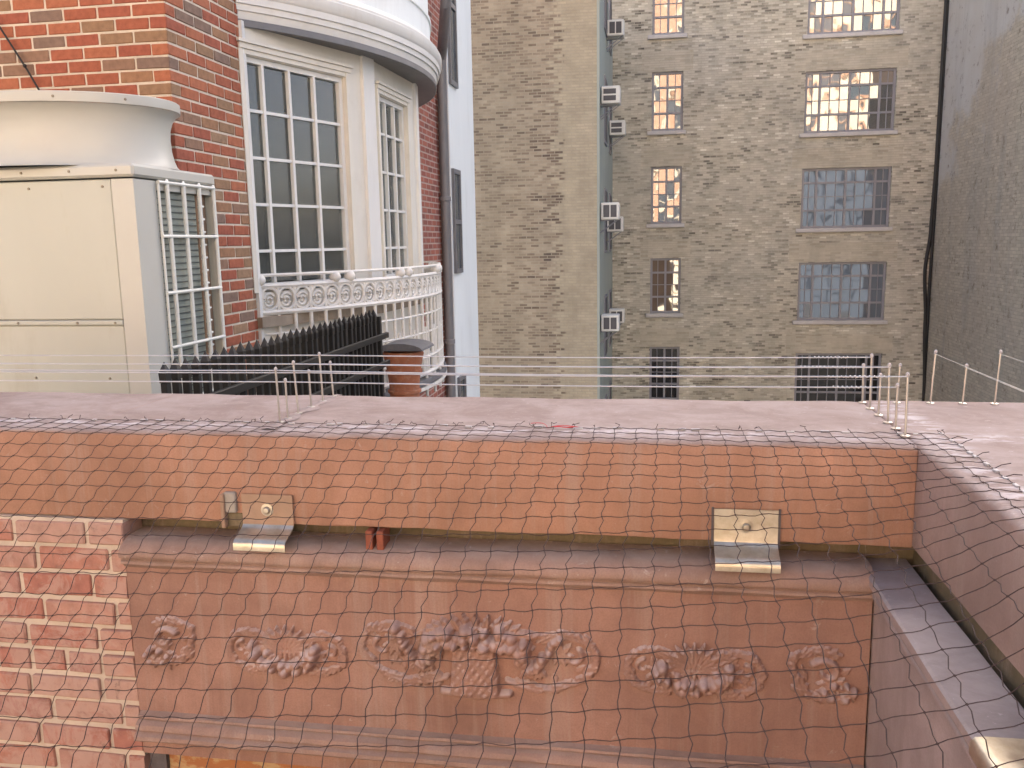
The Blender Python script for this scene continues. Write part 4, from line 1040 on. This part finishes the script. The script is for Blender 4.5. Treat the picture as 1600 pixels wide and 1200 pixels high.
for x, h, lab in ((.752,.139,'left'),(.834,.101,'middle'),(.915,.139,'right')):
    pts = [(x, 2.455-3.4*q/16, ZT+h-.004*sin(pi*q/16)) for q in range(17)]
    tag(MB().tube(pts, .0007, 4).build('bird_wire', M['wire'], None, True), f'{lab} one of the faint wires running towards the viewer over the right coping', 'wire', 'bird wires over the right coping')

# ------------------------------------------------------------------ bird net
NT = thing('bird_net', 'dark knotted bird net stretched from the coping down over the light well', 'net', (-.8, 1.95, ZT))
WX = [(-3.2,1.25),(-2.2,1.15),(-1.2,.98),(-.15,.60),(.30,.40),(.46,.26),(.55,.06),(.585,0),(1,0)]
def wfac(x):
    for (a, p), (b, q) in zip(WX, WX[1:]):
        if a <= x <= b: return p+(q-p)*(x-a)/(b-a)
    return 0
SP = .0505; cols = []; NX = 68; NY = 36; R = random.Random(4)
phase = [R.uniform(0,6) for _ in range(200)]
for j in range(NX):
    X = .658-SP*.985*j; c = []
    Y, z = 2.056, ZT+.004
    for k in range(NY):
        jx = R.gauss(0,.0012)+.004*sin(k*.35+phase[j % 7]*.2); jy = R.gauss(0,.0010)
        if k > 2: jx += -.004*(k-2)*.1
        c.append(Vector((X+jx, Y+jy, z+(R.gauss(0,.0008) if k > 2 else 0))))
        if Y > 1.95: st = .0530; Y -= st; z = ZT+.004
        else:
            v = 1.95-Y; s = (.36+.56*v)*wfac(X); th = math.atan(s); Y -= SP*cos(th); z -= SP*sin(th)
    cols.append(c)
mb = MB(); RC = .00082
def strand(a, b, off):
    d = b-a; pts = [a]
    for t in (.25,.5,.75): pts.append(a+d*t+off(t))
    pts.append(b); mb.tube(pts, RC, 4, cap=False)
for j in range(NX):
    for k in range(NY):
        if k < NY-1:
            amp = R.uniform(.0012,.0042)*(1 if k > 1 else .3); sg = -1 if j > 22 else 1
            strand(cols[j][k], cols[j][k+1], lambda t: Vector((sg*amp*sin(2*pi*t), 0, 0)))
        if j < NX-1:
            am = R.uniform(-.0018,.0036) if k > 1 else R.uniform(-.001,.001)
            strand(cols[j][k], cols[j+1][k], lambda t: Vector((0, .3*am*sin(pi*t), -am*sin(pi*t)-.0012*sin(2*pi*t))))
mb.build('mesh_cord', M['net'], NT, recalc=False)
kb = MB()
for j in range(NX):
    for k in range(2, NY):
        p = cols[j][k]
        if p.y > .6: kb.add([(p.x+.0027,p.y,p.z),(p.x-.0027,p.y,p.z),(p.x,p.y+.0025,p.z),(p.x,p.y-.0025,p.z),(p.x,p.y,p.z+.0022),(p.x,p.y,p.z-.0022)],
                           [(0,2,4),(2,1,4),(1,3,4),(3,0,4),(2,0,5),(1,2,5),(3,1,5),(0,3,5)])
ko = kb.build('knot', M['net'], NT, recalc=False); ko['kind'] = 'stuff'
# cut ends and glue-down clips along the edge
le = MB(); cl = MB()
def curl(p, d):
    pts = [Vector(p)]; L = R.uniform(.006,.040)*R.uniform(.4,1); a = R.uniform(-1.9,1.9)
    for q in range(1, 5): t = q/4; pts.append(Vector(p)+Vector((L*t*sin(a+t*R.uniform(-.9,.9)), d*L*t*.9*cos(a), R.random()*.006+.010*t*R.random())))
    le.tube(pts, .0007, 4)
for j in range(NX):
    p = cols[j][0]
    if R.random() < .55: curl(p, 1)
    if R.random() < .3: curl(p+Vector((R.uniform(-.02,.02),0,0)), 1)
    if R.random() < .55: q = p+Vector((R.uniform(-.02,.02), R.uniform(-.006,.01), -.0015)); cl.cbox(q.x-R.uniform(.004,.013), q.x+R.uniform(.004,.013), q.y-.004, q.y+.004, q.z-.003, q.z+.0025, .001)
for k in range(NY):
    p = cols[0][k]
    if R.random() < .6: le.tube([p, p+Vector((.012,R.uniform(-.01,.01),.008)), p+Vector((.028,R.uniform(-.02,.02),.006+R.random()*.014))], .0009, 4)
    q = p+Vector((0,R.uniform(-.012,.012),-.0015)); cl.cbox(q.x-.004, q.x+.004, q.y-.009, q.y+.009, q.z-.003, q.z+.0025, .001)
o = le.build('loose_end', M['net'], NT, recalc=False); o['kind'] = 'stuff'
o = cl.build('clip', M['clip'], NT); o['kind'] = 'stuff'
mb = MB(); 
pts = [(-.300+.13*t+.012*sin(t*9), 2.085-.03*t+.012*cos(t*7), ZT+.004+.003*sin(t*12)) for t in [k/24 for k in range(25)]]
mb.tube(pts, .0008, 4); mb.tube([(-.235+.05*t, 2.052+.004*sin(t*8), ZT+.006) for t in [k/8 for k in range(9)]], .0013, 4)
tag(mb.build('red_thread', M['red'], None), 'frayed bit of red thread lying on the coping by the net edge', 'thread')
print('bricks on house', nb)
